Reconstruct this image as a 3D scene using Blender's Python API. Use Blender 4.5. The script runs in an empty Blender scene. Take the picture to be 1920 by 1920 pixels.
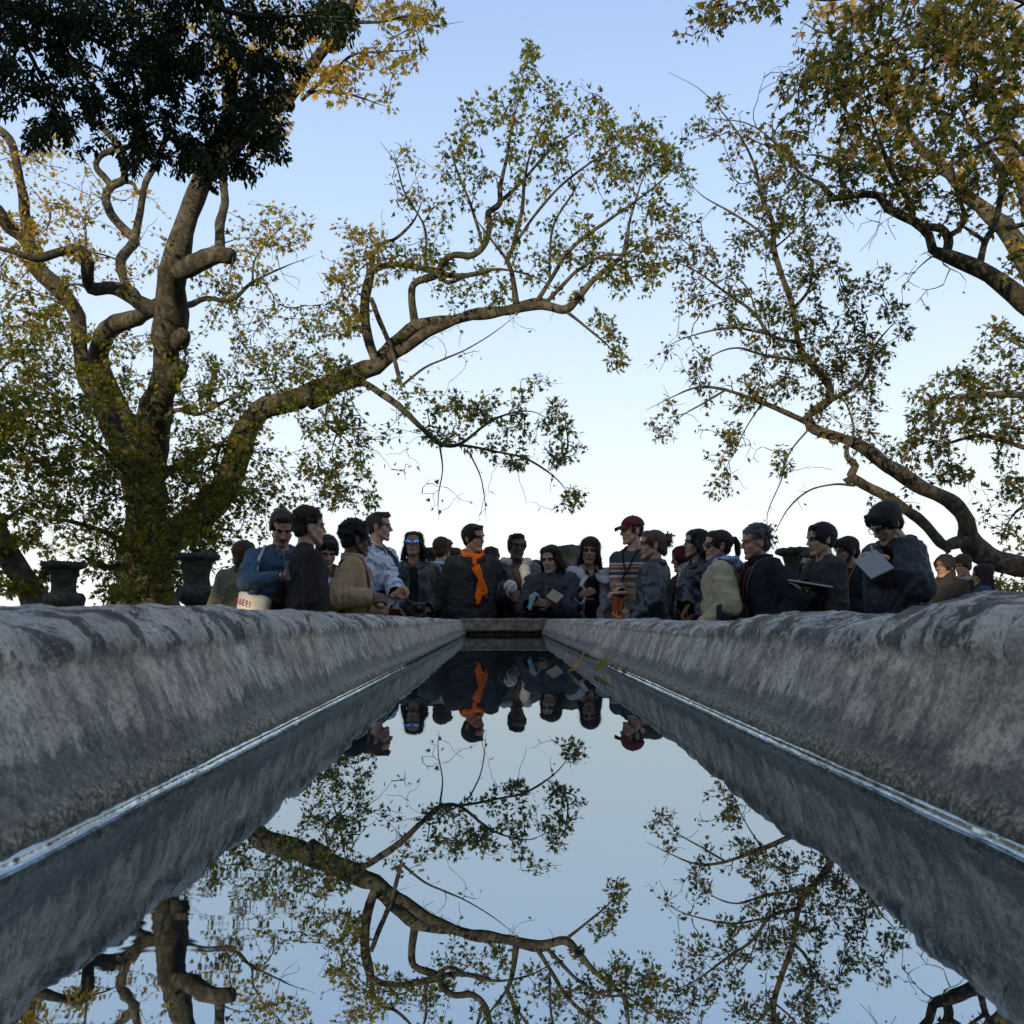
import bpy, bmesh, math, random
import numpy as np
from mathutils import Vector, Matrix, noise, Quaternion
from math import radians as R, sin, cos, pi
random.seed(7); RNG = np.random.default_rng(11)
SC = bpy.context.scene
COL = SC.collection

# ------------------------------------------------------------------ camera
CZ = 0.868          # eye height: a hand's breadth above the water of the stone trough
WATER = CZ - 0.148
FPX = 1700.0        # focal length in pixels of the 1920 px photograph
cam_d = bpy.data.cameras.new('camera'); cam = bpy.data.objects.new('camera', cam_d)
COL.objects.link(cam); SC.camera = cam
cam.location = (0, 0, CZ); cam.rotation_euler = (R(90), 0, 0)
cam_d.sensor_width = 36; cam_d.lens = 36*FPX/1920
cam_d.shift_x = 19/1920; cam_d.shift_y = 196/1920
cam_d.clip_start = 0.02; cam_d.clip_end = 4000
cam_d.dof.use_dof = True; cam_d.dof.focus_distance = 8.6; cam_d.dof.aperture_fstop = 22

# ------------------------------------------------------------------ sky, sun, exposure
SUN_EL, SUN_AZ = 17.0, 205.0      # azimuth clockwise from +Y (the view direction): behind the camera, to the left
world = bpy.data.worlds.new('World'); SC.world = world; world.use_nodes = True
wn = world.node_tree.nodes; wl = world.node_tree.links; wn.clear()
sky = wn.new('ShaderNodeTexSky'); sky.sky_type = 'NISHITA'; sky.sun_disc = False
sky.sun_elevation = R(SUN_EL); sky.sun_rotation = R(SUN_AZ)
sky.air_density = 1.0; sky.dust_density = 0.6; sky.ozone_density = 2.2; sky.altitude = 300
# the clear evening air: pale at the horizon, blue overhead, over the physical sky
tcw = wn.new('ShaderNodeTexCoord'); sep = wn.new('ShaderNodeSeparateXYZ'); wl.new(tcw.outputs['Generated'], sep.inputs[0])
rmp = wn.new('ShaderNodeValToRGB'); wl.new(sep.outputs[2], rmp.inputs[0])
_st = [(0.00,(0.616,0.625,0.616)), (0.06,(0.607,0.627,0.641)), (0.13,(0.546,0.603,0.641)), (0.26,(0.440,0.524,0.627)), (0.41,(0.334,0.440,0.607)), (0.56,(0.245,0.347,0.535)), (1.00,(0.300,0.350,0.450))]
_el = rmp.color_ramp.elements
while len(_el) < len(_st): _el.new(.5)
for _e, (_p, _c) in zip(_el, _st): _e.position = _p; _e.color = (*_c, 1)
scl = wn.new('ShaderNodeVectorMath'); scl.operation = 'SCALE'; scl.inputs['Scale'].default_value = 7.1; wl.new(rmp.outputs[0], scl.inputs[0])
mxw = wn.new('ShaderNodeMix'); mxw.data_type = 'RGBA'; mxw.inputs[0].default_value = .95
wl.new(sky.outputs[0], mxw.inputs[6]); wl.new(scl.outputs[0], mxw.inputs[7])
bgn = wn.new('ShaderNodeBackground'); bgn.inputs[1].default_value = 0.15
wo = wn.new('ShaderNodeOutputWorld')
wl.new(mxw.outputs[2], bgn.inputs[0]); wl.new(bgn.outputs[0], wo.inputs[0])
sun_d = bpy.data.lights.new('sun', 'SUN'); sun = bpy.data.objects.new('sun', sun_d); COL.objects.link(sun)
sun_d.energy = 3.8; sun_d.angle = R(0.6); sun_d.color = (1.0, 0.80, 0.52)
_a = R(SUN_AZ); SUNDIR = Vector((sin(_a)*cos(R(SUN_EL)), cos(_a)*cos(R(SUN_EL)), sin(R(SUN_EL))))
sun.rotation_euler = SUNDIR.to_track_quat('Z', 'Y').to_euler()
sun.location = SUNDIR*60
vs = SC.view_settings
SC.display_settings.display_device = 'sRGB'
vs.view_transform = 'Standard'; vs.look = 'None'; vs.exposure = 0.72; vs.gamma = 1.0
vs.use_curve_mapping = False
SC.cycles.max_bounces = 6; SC.cycles.diffuse_bounces = 3; SC.cycles.glossy_bounces = 3
SC.cycles.transparent_max_bounces = 4; SC.cycles.transmission_bounces = 3
SC.cycles.caustics_reflective = False; SC.cycles.caustics_refractive = False

# ------------------------------------------------------------------ helpers
def W(px, py, d):
    """world point seen at pixel (px,py) of the photograph, d metres ahead"""
    return Vector(((px-941)*d/FPX, d, CZ + (1156-py)*d/FPX))
def tag(o, label=None, cat=None, group=None, kind=None):
    if label: o['label'] = label
    if cat: o['category'] = cat
    if group: o['group'] = group
    if kind: o['kind'] = kind
    return o
def empty(name, loc=(0,0,0), rz=0, parent=None):
    o = bpy.data.objects.new(name, None); COL.objects.link(o)
    o.location = loc; o.rotation_euler = (0,0,rz); o.empty_display_size = .1
    if parent: o.parent = parent
    return o
def link(name, me, mat=None, parent=None, smooth=True):
    o = bpy.data.objects.new(name, me); COL.objects.link(o)
    if mat is not None:
        for m in (mat if isinstance(mat, (list, tuple)) else [mat]): me.materials.append(m)
    if parent: o.parent = parent
    if smooth and len(me.polygons):
        me.polygons.foreach_set('use_smooth', np.ones(len(me.polygons), dtype=bool))
    return o
def npmesh(name, V, F, nper=None, mat_idx=None):
    """V (n,3); F (m,k) array of same-size faces, or list of lists"""
    me = bpy.data.meshes.new(name)
    V = np.asarray(V, dtype=np.float32)
    if isinstance(F, np.ndarray):
        m, k = F.shape
        me.vertices.add(len(V)); me.vertices.foreach_set('co', V.ravel())
        me.loops.add(m*k); me.loops.foreach_set('vertex_index', F.astype(np.int32).ravel())
        me.polygons.add(m)
        me.polygons.foreach_set('loop_start', np.arange(0, m*k, k, dtype=np.int32))
        me.polygons.foreach_set('loop_total', np.full(m, k, dtype=np.int32))
        if mat_idx is not None: me.polygons.foreach_set('material_index', np.asarray(mat_idx, dtype=np.int32))
        me.update(calc_edges=True); me.validate()
    else:
        me.from_pydata([tuple(v) for v in V], [], F); me.update()
    return me
def set_col(me, C, name='col'):
    a = me.color_attributes.new(name, 'FLOAT_COLOR', 'POINT')
    C = np.asarray(C, dtype=np.float32)
    if C.shape[1] == 3: C = np.concatenate([C, np.ones((len(C),1), np.float32)], 1)
    a.data.foreach_set('color', C.ravel())
def set_f(me, vals, name):
    a = me.attributes.new(name, 'FLOAT', 'POINT'); a.data.foreach_set('value', np.asarray(vals, dtype=np.float32))
# vectorised value noise in numpy
def _hash(ix, iy, iz, s):
    h = (ix.astype(np.int64)*374761393 + iy.astype(np.int64)*668265263 + iz.astype(np.int64)*2147483647 + s*974634777) & 0xffffffff
    h = ((h ^ (h >> 13))*1274126177) & 0xffffffff
    h = h ^ (h >> 16)
    return (h & 0xffff)/32767.5 - 1.0
def vnoise(P, scale=1.0, seed=0):
    P = np.asarray(P, float)*scale
    i = np.floor(P).astype(np.int64); f = P - i; f = f*f*(3-2*f)
    r = 0
    for dx in (0,1):
        for dy in (0,1):
            for dz in (0,1):
                w = (f[:,0] if dx else 1-f[:,0])*(f[:,1] if dy else 1-f[:,1])*(f[:,2] if dz else 1-f[:,2])
                r = r + w*_hash(i[:,0]+dx, i[:,1]+dy, i[:,2]+dz, seed)
    return r
def fbm(P, scale=1.0, octaves=4, seed=0, gain=.5):
    r = 0; a = 1.0
    for k in range(octaves):
        r = r + a*vnoise(P, scale*2**k, seed+k*17); a *= gain
    return r

# ------------------------------------------------------------------ node helpers
class NB:
    def __init__(s, name, kind='principled'):
        s.m = bpy.data.materials.new(name); s.m.use_nodes = True
        s.n = s.m.node_tree.nodes; s.l = s.m.node_tree.links
        s.b = s.n['Principled BSDF']; s.out = s.n['Material Output']
    def new(s, t, **kw):
        x = s.n.new(t)
        for k, v in kw.items():
            if k.startswith('i_'):
                key = k[2:]; key = int(key) if key.isdigit() else key.replace('_', ' ')
                x.inputs[key].default_value = v
            else: setattr(x, k, v)
        return x
    def link(s, a, b): s.l.new(a, b)
    def coords(s, kind='Object', scale=(1,1,1)):
        t = s.new('ShaderNodeTexCoord'); mp = s.new('ShaderNodeMapping')
        mp.inputs['Scale'].default_value = scale
        s.link(t.outputs[kind], mp.inputs[0]); return mp.outputs[0]
    def noise(s, vec, scale, detail=4, rough=.55, dist=0):
        x = s.new('ShaderNodeTexNoise'); x.inputs['Scale'].default_value = scale
        x.inputs['Detail'].default_value = detail; x.inputs['Roughness'].default_value = rough
        x.inputs['Distortion'].default_value = dist
        if vec is not None: s.link(vec, x.inputs['Vector'])
        return x.outputs['Fac']
    def ramp(s, fac, stops, interp='LINEAR'):
        x = s.new('ShaderNodeValToRGB'); x.color_ramp.interpolation = interp
        el = x.color_ramp.elements
        while len(el) < len(stops): el.new(.5)
        for e, (p, c) in zip(el, stops):
            e.position = p; e.color = (c, c, c, 1) if isinstance(c, (int, float)) else (*c[:3], 1)
        s.link(fac, x.inputs[0]); return x.outputs[0]
    def mix(s, fac, a, b, mode='MIX'):
        x = s.new('ShaderNodeMix'); x.data_type = 'RGBA'; x.blend_type = mode
        for k, v in ((0, fac), (6, a), (7, b)):
            sock = x.inputs[k]
            if isinstance(v, bpy.types.NodeSocket): s.link(v, sock)
            elif isinstance(v, (int, float)): sock.default_value = v if k == 0 else (v, v, v, 1)
            else: sock.default_value = (*v[:3], 1)
        return x.outputs[2]
    def math(s, op, a, b=0.0, c=None):
        x = s.new('ShaderNodeMath'); x.operation = op
        for i, v in enumerate((a, b, c)):
            if v is None: continue
            if isinstance(v, bpy.types.NodeSocket): s.link(v, x.inputs[i])
            else: x.inputs[i].default_value = v
        return x.outputs[0]
    def attr(s, name, out='Fac'):
        x = s.new('ShaderNodeAttribute'); x.attribute_name = name; return x.outputs[out]
    def bump(s, h, strength=.5, dist=.01, normal=None):
        x = s.new('ShaderNodeBump'); x.inputs['Strength'].default_value = strength
        x.inputs['Distance'].default_value = dist; s.link(h, x.inputs['Height'])
        if normal is not None: s.link(normal, x.inputs['Normal'])
        return x.outputs[0]
    def set(s, **kw):
        for k, v in kw.items():
            sock = s.b.inputs[k.replace('_', ' ')]
            if isinstance(v, bpy.types.NodeSocket): s.link(v, sock)
            elif isinstance(v, (tuple, list)) : sock.default_value = (*v[:3], 1)
            else: sock.default_value = v
        return s

# ------------------------------------------------------------------ stone trough materials
def mat_trough(tint=(1.0,.95,.86), k=1.38, name='weathered_stone'):
    s = NB(name)
    co = s.coords('Object')
    cs = s.coords('Object', (1, 1, .35))      # tall streaks
    h = s.attr('hgt'); lip = s.attr('lip')
    big = s.noise(co, 3.2, 5, .6, .4); med = s.noise(co, 14, 6, .65, .6); fine = s.noise(co, 90, 5, .7)
    streak = s.noise(cs, 38, 5, .65, .3)
    base = s.ramp(med, [(.32, (.12,.12,.118)), (.45, (.25,.245,.235)), (.55, (.38,.37,.34)), (.72, (.54,.52,.47))])
    base = s.mix(s.ramp(big, [(.35,0),(.65,1)]), base, s.mix(.5, base, (.26,.20,.15)))
    base = s.mix(s.math('MULTIPLY', s.ramp(streak, [(.40,1),(.50,0)]), .62), base, (.06,.064,.068))
    base = s.mix(s.math('MULTIPLY', s.ramp(fine, [(.40,1),(.52,0)]), .5), base, (.05,.052,.052))
    # dark damp band above the water line, ragged
    edge = s.math('ADD', h, s.math('MULTIPLY', s.math('SUBTRACT', streak, .5), .075))
    edge = s.math('ADD', edge, s.math('MULTIPLY', s.math('SUBTRACT', big, .5), .07))
    damp = s.ramp(edge, [(.047,1),(.056,.0)])
    base = s.mix(s.math('MULTIPLY', damp, .66), base, s.mix(s.ramp(fine,[(.4,0),(.6,1)]), (.018,.020,.024), (.055,.058,.062)))
    # moss crust right at the water line
    e2 = s.math('ADD', h, s.math('MULTIPLY', s.math('SUBTRACT', med, .5), .025))
    moss = s.ramp(e2, [(.020,1),(.027,0)])
    mcol = s.ramp(s.noise(co, 190, 5, .8), [(.38,(.012,.013,.011)),(.48,(.065,.063,.046)),(.56,(.19,.18,.14)),(.66,(.30,.28,.24)),(.78,(.12,.065,.03))])
    base = s.mix(moss, base, mcol)
    # black lichen streaks running over the lip
    ll = s.coords('Object', (.5, 1, .5))
    lich = s.math('ADD', s.math('MULTIPLY', s.noise(ll, 19, 8, .72, .5), .8), s.math('MULTIPLY', fine, .22))
    lich = s.ramp(lich, [(.512,0),(.54,1)])
    lich = s.math('MULTIPLY', lich, s.ramp(lip, [(.12,0),(.5,.95)]))
    base = s.mix(s.math('MULTIPLY', s.ramp(lip,[(.3,0),(.7,1)]), .65), base, s.ramp(med, [(.3,(.15,.165,.17)),(.7,(.34,.345,.34))]))
    base = s.mix(s.math('MULTIPLY', lich, .95), base, (.020,.021,.021))
    grit = s.noise(co, 260, 4, .75); base = s.mix(s.math('MULTIPLY', s.ramp(grit, [(.38,1),(.5,0)]), .5), base, (.05,.05,.048)); base = s.mix(s.math('MULTIPLY', s.ramp(grit, [(.56,0),(.68,1)]), .35), base, (.50,.49,.45))
    hh = s.math('ADD', s.math('MULTIPLY', med, 1.0), s.math('MULTIPLY', fine, .6))
    bp = s.bump(hh, .8, .008)
    rough = s.ramp(edge, [(0,.45),(.06,.8)])
    base = s.mix(1.0, base, tuple(min(1.4, t*k) for t in tint), 'MULTIPLY')
    s.set(Base_Color=base, Roughness=rough, Normal=bp, Specular_IOR_Level=.3)
    return s.m
def mat_water():
    s = NB('trough_water')
    n = s.n; n.remove(s.b)
    co = s.coords('Object', (1.4, 20, 1))
    w1 = s.noise(co, 2.4, 2, .4, .3)
    patch = s.ramp(s.noise(s.coords('Object'), 2.6, 2, .5), [(.50,0),(.66,1)])
    sp = s.new('ShaderNodeSeparateXYZ'); s.link(s.coords('Object'), sp.inputs[0])
    calm = s.ramp(s.math('MULTIPLY', sp.outputs[1], .25), [(.0,1),(.13,.8),(.175,0)])
    hgt = s.math('MULTIPLY', s.math('MULTIPLY', w1, patch), calm)
    bp = s.bump(hgt, .5, .00020)
    gl = s.new('ShaderNodeBsdfGlossy'); gl.inputs['Roughness'].default_value = 0.0
    gl.inputs['Color'].default_value = (.87,.96,1,1); s.link(bp, gl.inputs['Normal'])
    df = s.new('ShaderNodeBsdfDiffuse'); df.inputs['Color'].default_value = (.012,.015,.016,1)
    fr = s.new('ShaderNodeFresnel'); fr.inputs['IOR'].default_value = 8.5
    s.link(bp, fr.inputs['Normal'])
    film = s.math('MAXIMUM', fr.outputs[0], s.math('MULTIPLY', s.attr('edge'), s.ramp(s.noise(s.coords('Object',(1,1,1)), 45, 3, .7), [(.38,.10),(.62,.85)])))  # film is a painted highlight: edge reflectivity forced up in broken patches
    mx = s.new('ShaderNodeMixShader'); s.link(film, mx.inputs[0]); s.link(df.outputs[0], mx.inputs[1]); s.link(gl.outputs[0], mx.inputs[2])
    s.link(mx.outputs[0], s.out.inputs[0])
    return s.m
M = {}
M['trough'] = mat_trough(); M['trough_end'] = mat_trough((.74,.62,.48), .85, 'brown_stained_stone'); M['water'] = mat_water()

# ------------------------------------------------------------------ ground
def mat_ground():
    s = NB('gravel_ground'); co = s.coords('Object')
    c = s.ramp(s.noise(co, 40, 6, .7), [(.3,(.10,.09,.075)),(.6,(.24,.22,.18)),(.8,(.34,.32,.28))])
    c = s.mix(s.ramp(s.noise(co,.35,4),[(.4,0),(.6,.7)]), c, (.10,.12,.05))
    s.set(Base_Color=c, Roughness=.95, Normal=s.bump(s.noise(co, 60, 4, .7), .6, .02)); return s.m
def build_ground():
    # terrace that drops to a far plain behind the urns
    xs = np.concatenate([[-1500,-600,-200,-80], np.linspace(-40,40,41), [80,200,600,1500]])
    ys = np.concatenate([[-200,-60,-20], np.linspace(-8,24,33), [26,30,36,45,60,100,200,500,1500,3000]])
    X, Y = np.meshgrid(xs, ys); P = np.stack([X.ravel(), Y.ravel(), np.zeros(X.size)], 1)
    n = fbm(P, .25, 3, 5)*.03
    Z = n - np.clip((P[:,1]-25)/25, 0, 1)**1*9 - np.clip((P[:,1]-60)/400,0,1)*30
    P[:,2] = np.where((abs(P[:,0])<4)&(P[:,1]<13)&(P[:,1]>-3), -.002, Z) - .10
    nx, ny = len(xs), len(ys)
    i = (np.arange(ny-1)[:,None]*nx + np.arange(nx-1)[None,:]).ravel()
    F = np.stack([i, i+1, i+nx+1, i+nx], 1)
    tag(link('ground', npmesh('ground', P, F), mat_ground()), kind='structure')
build_ground()

# ------------------------------------------------------------------ the stone trough (a long table with a channel of water)
Y0, Y1 = -1.6, 7.42
WL, WR = 0.29, 0.323
def crest_t(side):
    if side < 0:
        px = np.array([-600,0,100,200,300,400,500,600,700,800,870]); py = np.array([1152,1143,1137,1133,1134,1138,1145,1150,1155,1160,1162.])
        off = .42
    else:
        px = np.array([2500,1920,1870,1830,1790,1750,1700,1650,1600,1540,1490,1460,1400,1300,1200,1100,1010]); py = np.array([1125,1117,1125,1137,1150,1159,1161,1158,1149,1147,1151,1164,1166,1165,1162,1161,1160.])
        off = .47
    d = FPX*off/np.abs(px-941); t = (1156-py)*d/FPX
    o = np.argsort(d); return d[o], t[o]
def build_side(side):
    d, t = crest_t(side)
    w = WL if side < 0 else WR
    ys = [Y0]; 
    while ys[-1] < Y1:
        y = ys[-1]; ys.append(y + max(.0055, min(.03, abs(y-.0)*.0075) if y > 0 else .02))
    ys[-1] = Y1; ys = np.array(ys)
    lipo = .066
    prof = np.array([(-.0,-.16),(-.004,-.05),(-.004,-.012),(0,0),(.001,.008),(.004,.018),(.010,.028),(.016,.045),(.024,.065),(.031,.085),(.038,.102),(.042,.112),(.040,.118),
                     (.043,.127),(.052,.137),(.066,.144),(.085,.148),(.107,.150),(.130,.151),(.16,.150),(.20,.146),(.26,.143),(.33,.142),(.42,.141),(.47,.139),(.49,.130),
                     (.50,.118),(.498,.09),(.47,.05),(.42,.03),(.39,-.02),(.38,-.3),(.38,-.83)])
    # refine profile
    seg = np.r_[0, np.cumsum(np.hypot(*np.diff(prof, axis=0).T))]
    fine = []
    for k in range(len(seg)-1):
        L = seg[k+1]-seg[k]; step = .0045 if (k>=2 and k<20) else (.02 if k < 28 else .08)
        m = max(1, int(round(L/step))); fine += list(seg[k]+L*np.arange(m)/m)
    fine = np.array(fine+[seg[-1]])
    pu = np.interp(fine, seg, prof[:,0]); pz = np.interp(fine, seg, prof[:,1])
    nU, nY = len(fine), len(ys)
    U = np.tile(pu, (nY,1)); Z = np.tile(pz, (nY,1)); Y = np.tile(ys[:,None], (1,nU))
    tt = np.interp(ys, d, t)[:,None]       # crest height relative to the eye
    crest = tt + .148
    k = np.clip(Z/.151, 0, 1)
    Z = np.where(Z > .10, .10 + (Z-.10)*(crest-.10)/(.051), Z)
    P = np.stack([side*(w+U).ravel(), Y.ravel(), Z.ravel()], 1)
    top = np.clip((Z.ravel()-.085)/.04, 0, 1); inner = np.clip(1-(U.ravel()-.35)/.3, .25, 1)
    near = np.clip(1.6-ys/6, .45, 1.0)[:,None].repeat(nU,1).ravel()
    lump = fbm(P*np.array([1,1,.6]), 9, 3, 3)*.0048*top*near + fbm(P, 34, 4, 21)*.0036*top
    pit = -np.clip(fbm(P, 16, 2, 8)-.35, 0, 1)*.016*top*inner
    wall = fbm(P, 11, 3, 31)*.0022 + fbm(P, 55, 2, 41)*.0009
    hh = Z.ravel()
    crust = np.exp(-((hh-.010)/.014)**2)
    cr = (np.abs(fbm(P, 90, 3, 51))*.0050 - .004*np.exp(-((hh-.000)/.006)**2))*crust*(hh>-.02) + 0*hh
    # push lumps up on top, push the wall sideways towards the channel
    P[:,2] += (lump + pit)
    P[:,0] -= side*(wall*np.clip(hh/.02,0,1) + cr*np.clip(hh/.008,-1,1)*1.0 + lump*.8*(U.ravel()<.1))*(U.ravel()<.3)
    P[:,2] += cr*.4*(hh>.004)
    P[:,2] += WATER
    i = (np.arange(nY-1)[:,None]*nU + np.arange(nU-1)[None,:]).ravel()
    F = np.stack([i, i+1, i+nU+1, i+nU], 1) if side < 0 else np.stack([i, i+nU, i+nU+1, i+1], 1)
    lipv = np.clip((hh-.108)/.03, 0, 1); hh = np.where(U.ravel() > .3, .12, hh)
    return P, F, hh, lipv
def build_end():
    # far end wall between the two sides; inner face carries a dark undercut at the water
    xs = np.linspace(-WL-.05, WR+.05, 120)
    prof = np.array([(.0,-.16),(.0,-.002),(-.002,.004),(-.004,.022),(-.03,.026),(-.034,.04),(-.02,.07),(-.005,.10),(.0,.118),(.012,.128),(.05,.131),(.25,.131),(.42,.13),(.45,.12),(.45,.03),(.36,-.02),(.35,-.83)])
    seg = np.r_[0, np.cumsum(np.hypot(*np.diff(prof, axis=0).T))]
    fine = np.unique(np.concatenate([np.arange(0, seg[-1], .008), seg]))
    pu = np.interp(fine, seg, prof[:,0]); pz = np.interp(fine, seg, prof[:,1])
    nU, nX = len(fine), len(xs)
    U = np.tile(pu,(nX,1)); Z = np.tile(pz,(nX,1)); X = np.tile(xs[:,None],(1,nU))
    P = np.stack([X.ravel(), (Y1-.02+U).ravel(), Z.ravel()], 1)
    n = fbm(P, 12, 3, 71)*.006
    P[:,1] += n*(Z.ravel()>.03); P[:,2] += n*(Z.ravel()>.1) + WATER
    i = (np.arange(nX-1)[:,None]*nU + np.arange(nU-1)[None,:]).ravel()
    F = np.stack([i, i+nU, i+nU+1, i+1], 1)
    return P, F, Z.ravel()+.05, np.clip((Z.ravel()-.12)/.02,0,.6)
tr = empty('stone_table', (0, 3, 0))
tag(tr, 'long weathered stone table with black lichen rims and a water channel down its middle', 'stone table')
for nm, data in (('rim_wall', build_side(-1)), ('rim_wall', build_side(1)), ('end_wall', build_end())):
    P, F, hh, lv = data
    me = npmesh(nm, P - np.array([0,3,0]), F); set_f(me, hh, 'hgt'); set_f(me, lv, 'lip')
    link(nm, me, M['trough_end' if nm == 'end_wall' else 'trough'], tr)
# far caps of the rims, near the end: the blocks simply run on to the end wall's back face
def cap_block(side):
    w = (WL if side < 0 else WR)
    x0, x1 = side*(w+.052), side*(w+.38)
    V = []; 
    ys = np.linspace(Y1-.03, Y1+.42, 14); xs = np.linspace(x0, x1+side*.13, 20)
    top = WATER + .148 + (-.026 if side < 0 else -.0174)
    P = np.array([(x, y, top-.001 + .004*noise.noise(Vector((x*9,y*9,2)))) for y in ys for x in xs])
    nx, ny = len(xs), len(ys)
    F = [[j*nx+i, j*nx+i+1, (j+1)*nx+i+1, (j+1)*nx+i] for j in range(ny-1) for i in range(nx-1)]
    base = len(P); bot = P.copy(); bot[:,2] = -.11; bot[:,0] = np.clip(bot[:,0], min(x0,x1), max(x0,x1))
    V = np.concatenate([P, bot])
    rim = [i for i in range(nx)] + [(j)*nx+nx-1 for j in range(1,ny)] + [(ny-1)*nx+i for i in range(nx-2,-1,-1)] + [j*nx for j in range(ny-2,0,-1)]
    for a, b in zip(rim, rim[1:]+rim[:1]): F.append([a, b, b+base, a+base])
    me = npmesh('corner_block', V - np.array([0,3,0]), [list(f) for f in F])
    bm = bmesh.new(); bm.from_mesh(me); bmesh.ops.recalc_face_normals(bm, faces=bm.faces); bm.to_mesh(me); bm.free()
    set_f(me, np.full(len(V), .12), 'hgt'); set_f(me, np.full(len(V), .3), 'lip')
    link('corner_block', me, M['trough'], tr)
cap_block(-1); cap_block(1)

# ------------------------------------------------------------------ the water, with a real meniscus climbing the stone and a painted-in glint along it
def build_water():
    ys = [Y0]
    while ys[-1] < Y1-.025:
        y = ys[-1]; ys.append(y + max(.003, min(.02, abs(y)*.005) if y > 0 else .02))
    ys = np.array(ys); ys[-1] = Y1-.021
    rows = []
    mr = .0023
    prof = [(mr*2.2,.00), (mr*1.5,.0003), (mr*1.1,.0008), (mr*.8,.0014), (mr*.55,.0022), (mr*.35,.0032), (mr*.2,.0043), (mr*.05,.0056), (-mr*1.2,.0066)]
    def edge(side, ys):
        w = (WL if side < 0 else WR)
        P = np.stack([np.full(len(ys), side*w), ys, np.zeros(len(ys))], 1)
        wob = fbm(P, 60, 3, 91)*.0005 + fbm(P, 12, 2, 95)*.0008
        return w - .0016 + wob
    eL, eR = edge(-1, ys), edge(1, ys)
    inner = np.linspace(-1, 1, 9)
    cols = []
    for u, z in reversed(prof): cols.append(np.stack([-(eL-u), ys, np.full(len(ys), z)], 1))
    for k in inner[1:-1]:
        cols.append(np.stack([np.full(len(ys), k*.28), ys, np.zeros(len(ys))], 1))
    for u, z in prof: cols.append(np.stack([(eR-u), ys, np.full(len(ys), z)], 1))
    G = np.stack(cols, 1); nU = G.shape[1]; nY = len(ys)
    P = G.reshape(-1, 3); P[:,2] += WATER
    i = (np.arange(nY-1)[:,None]*nU + np.arange(nU-1)[None,:]).ravel()
    F = np.stack([i, i+1, i+nU+1, i+nU], 1)
    me = npmesh('water', P, F); e = np.zeros(nU); e[:8] = 1; e[-8:] = 1; set_f(me, np.tile(e, nY), 'edge')  # columns along the stone that get the painted waterline highlight
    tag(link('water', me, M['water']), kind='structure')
build_water()
# ------------------------------------------------------------------ trees
def mat_bark(name='plane_bark', dark=1.0):
    s = NB(name); co = s.coords('Object')
    d = s.new('ShaderNodeTexVoronoi'); d.feature = 'SMOOTH_F1'; d.inputs['Scale'].default_value = 5.5
    wv = s.new('ShaderNodeVectorMath', operation='ADD'); nz = s.new('ShaderNodeTexNoise'); nz.inputs['Scale'].default_value = 4
    sc = s.new('ShaderNodeVectorMath', operation='SCALE'); sc.inputs['Scale'].default_value = .35
    s.link(co, nz.inputs['Vector']); s.link(nz.outputs['Color'], sc.inputs[0]); s.link(co, wv.inputs[0]); s.link(sc.outputs[0], wv.inputs[1])
    s.link(wv.outputs[0], d.inputs['Vector'])
    pl = s.ramp(s.noise(wv.outputs[0], 7, 5, .6, .8), [(.36,(.075*dark,.065*dark,.05*dark)),(.46,(.14*dark,.12*dark,.09*dark)),(.54,(.24*dark,.22*dark,.17*dark)),(.66,(.36*dark,.34*dark,.27*dark))])
    mo = s.ramp(s.noise(co, 2.2, 4, .6), [(.45,0),(.68,.75)])
    c = s.mix(mo, pl, (.075*dark,.078*dark,.045*dark))
    f = s.noise(co, 40, 5, .7)
    c = s.mix(s.math('MULTIPLY', s.ramp(f, [(.3,1),(.55,0)]), .6), c, (.03,.027,.02))
    s.set(Base_Color=c, Roughness=.85, Normal=s.bump(s.math('ADD', s.noise(co, 12, 5, .7), f), 1.0, .05), Specular_IOR_Level=.2)
    return s.m
def mat_leaf(name, trans=.4, rough=.55, spec=.3):
    s = NB(name); c = s.attr('col', 'Color')
    s.set(Base_Color=c, Roughness=rough, Specular_IOR_Level=spec)
    tr = s.new('ShaderNodeBsdfTranslucent'); 
    bright = s.mix(1.0, c, (1.9,1.8,.8), 'MULTIPLY'); s.link(bright, tr.inputs['Color'])
    mx = s.new('ShaderNodeMixShader'); mx.inputs[0].default_value = trans
    s.link(s.b.outputs[0], mx.inputs[1]); s.link(tr.outputs[0], mx.inputs[2]); s.link(mx.outputs[0], s.out.inputs[0])
    return s.m
M['bark'] = mat_bark('plane_bark', .46); M['bark_dark'] = mat_bark('dark_bark', .25)
M['leaf'] = mat_leaf('plane_leaves', .5); M['leaf_ever'] = mat_leaf('glossy_evergreen_leaves', .22, .6, .10)

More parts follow.
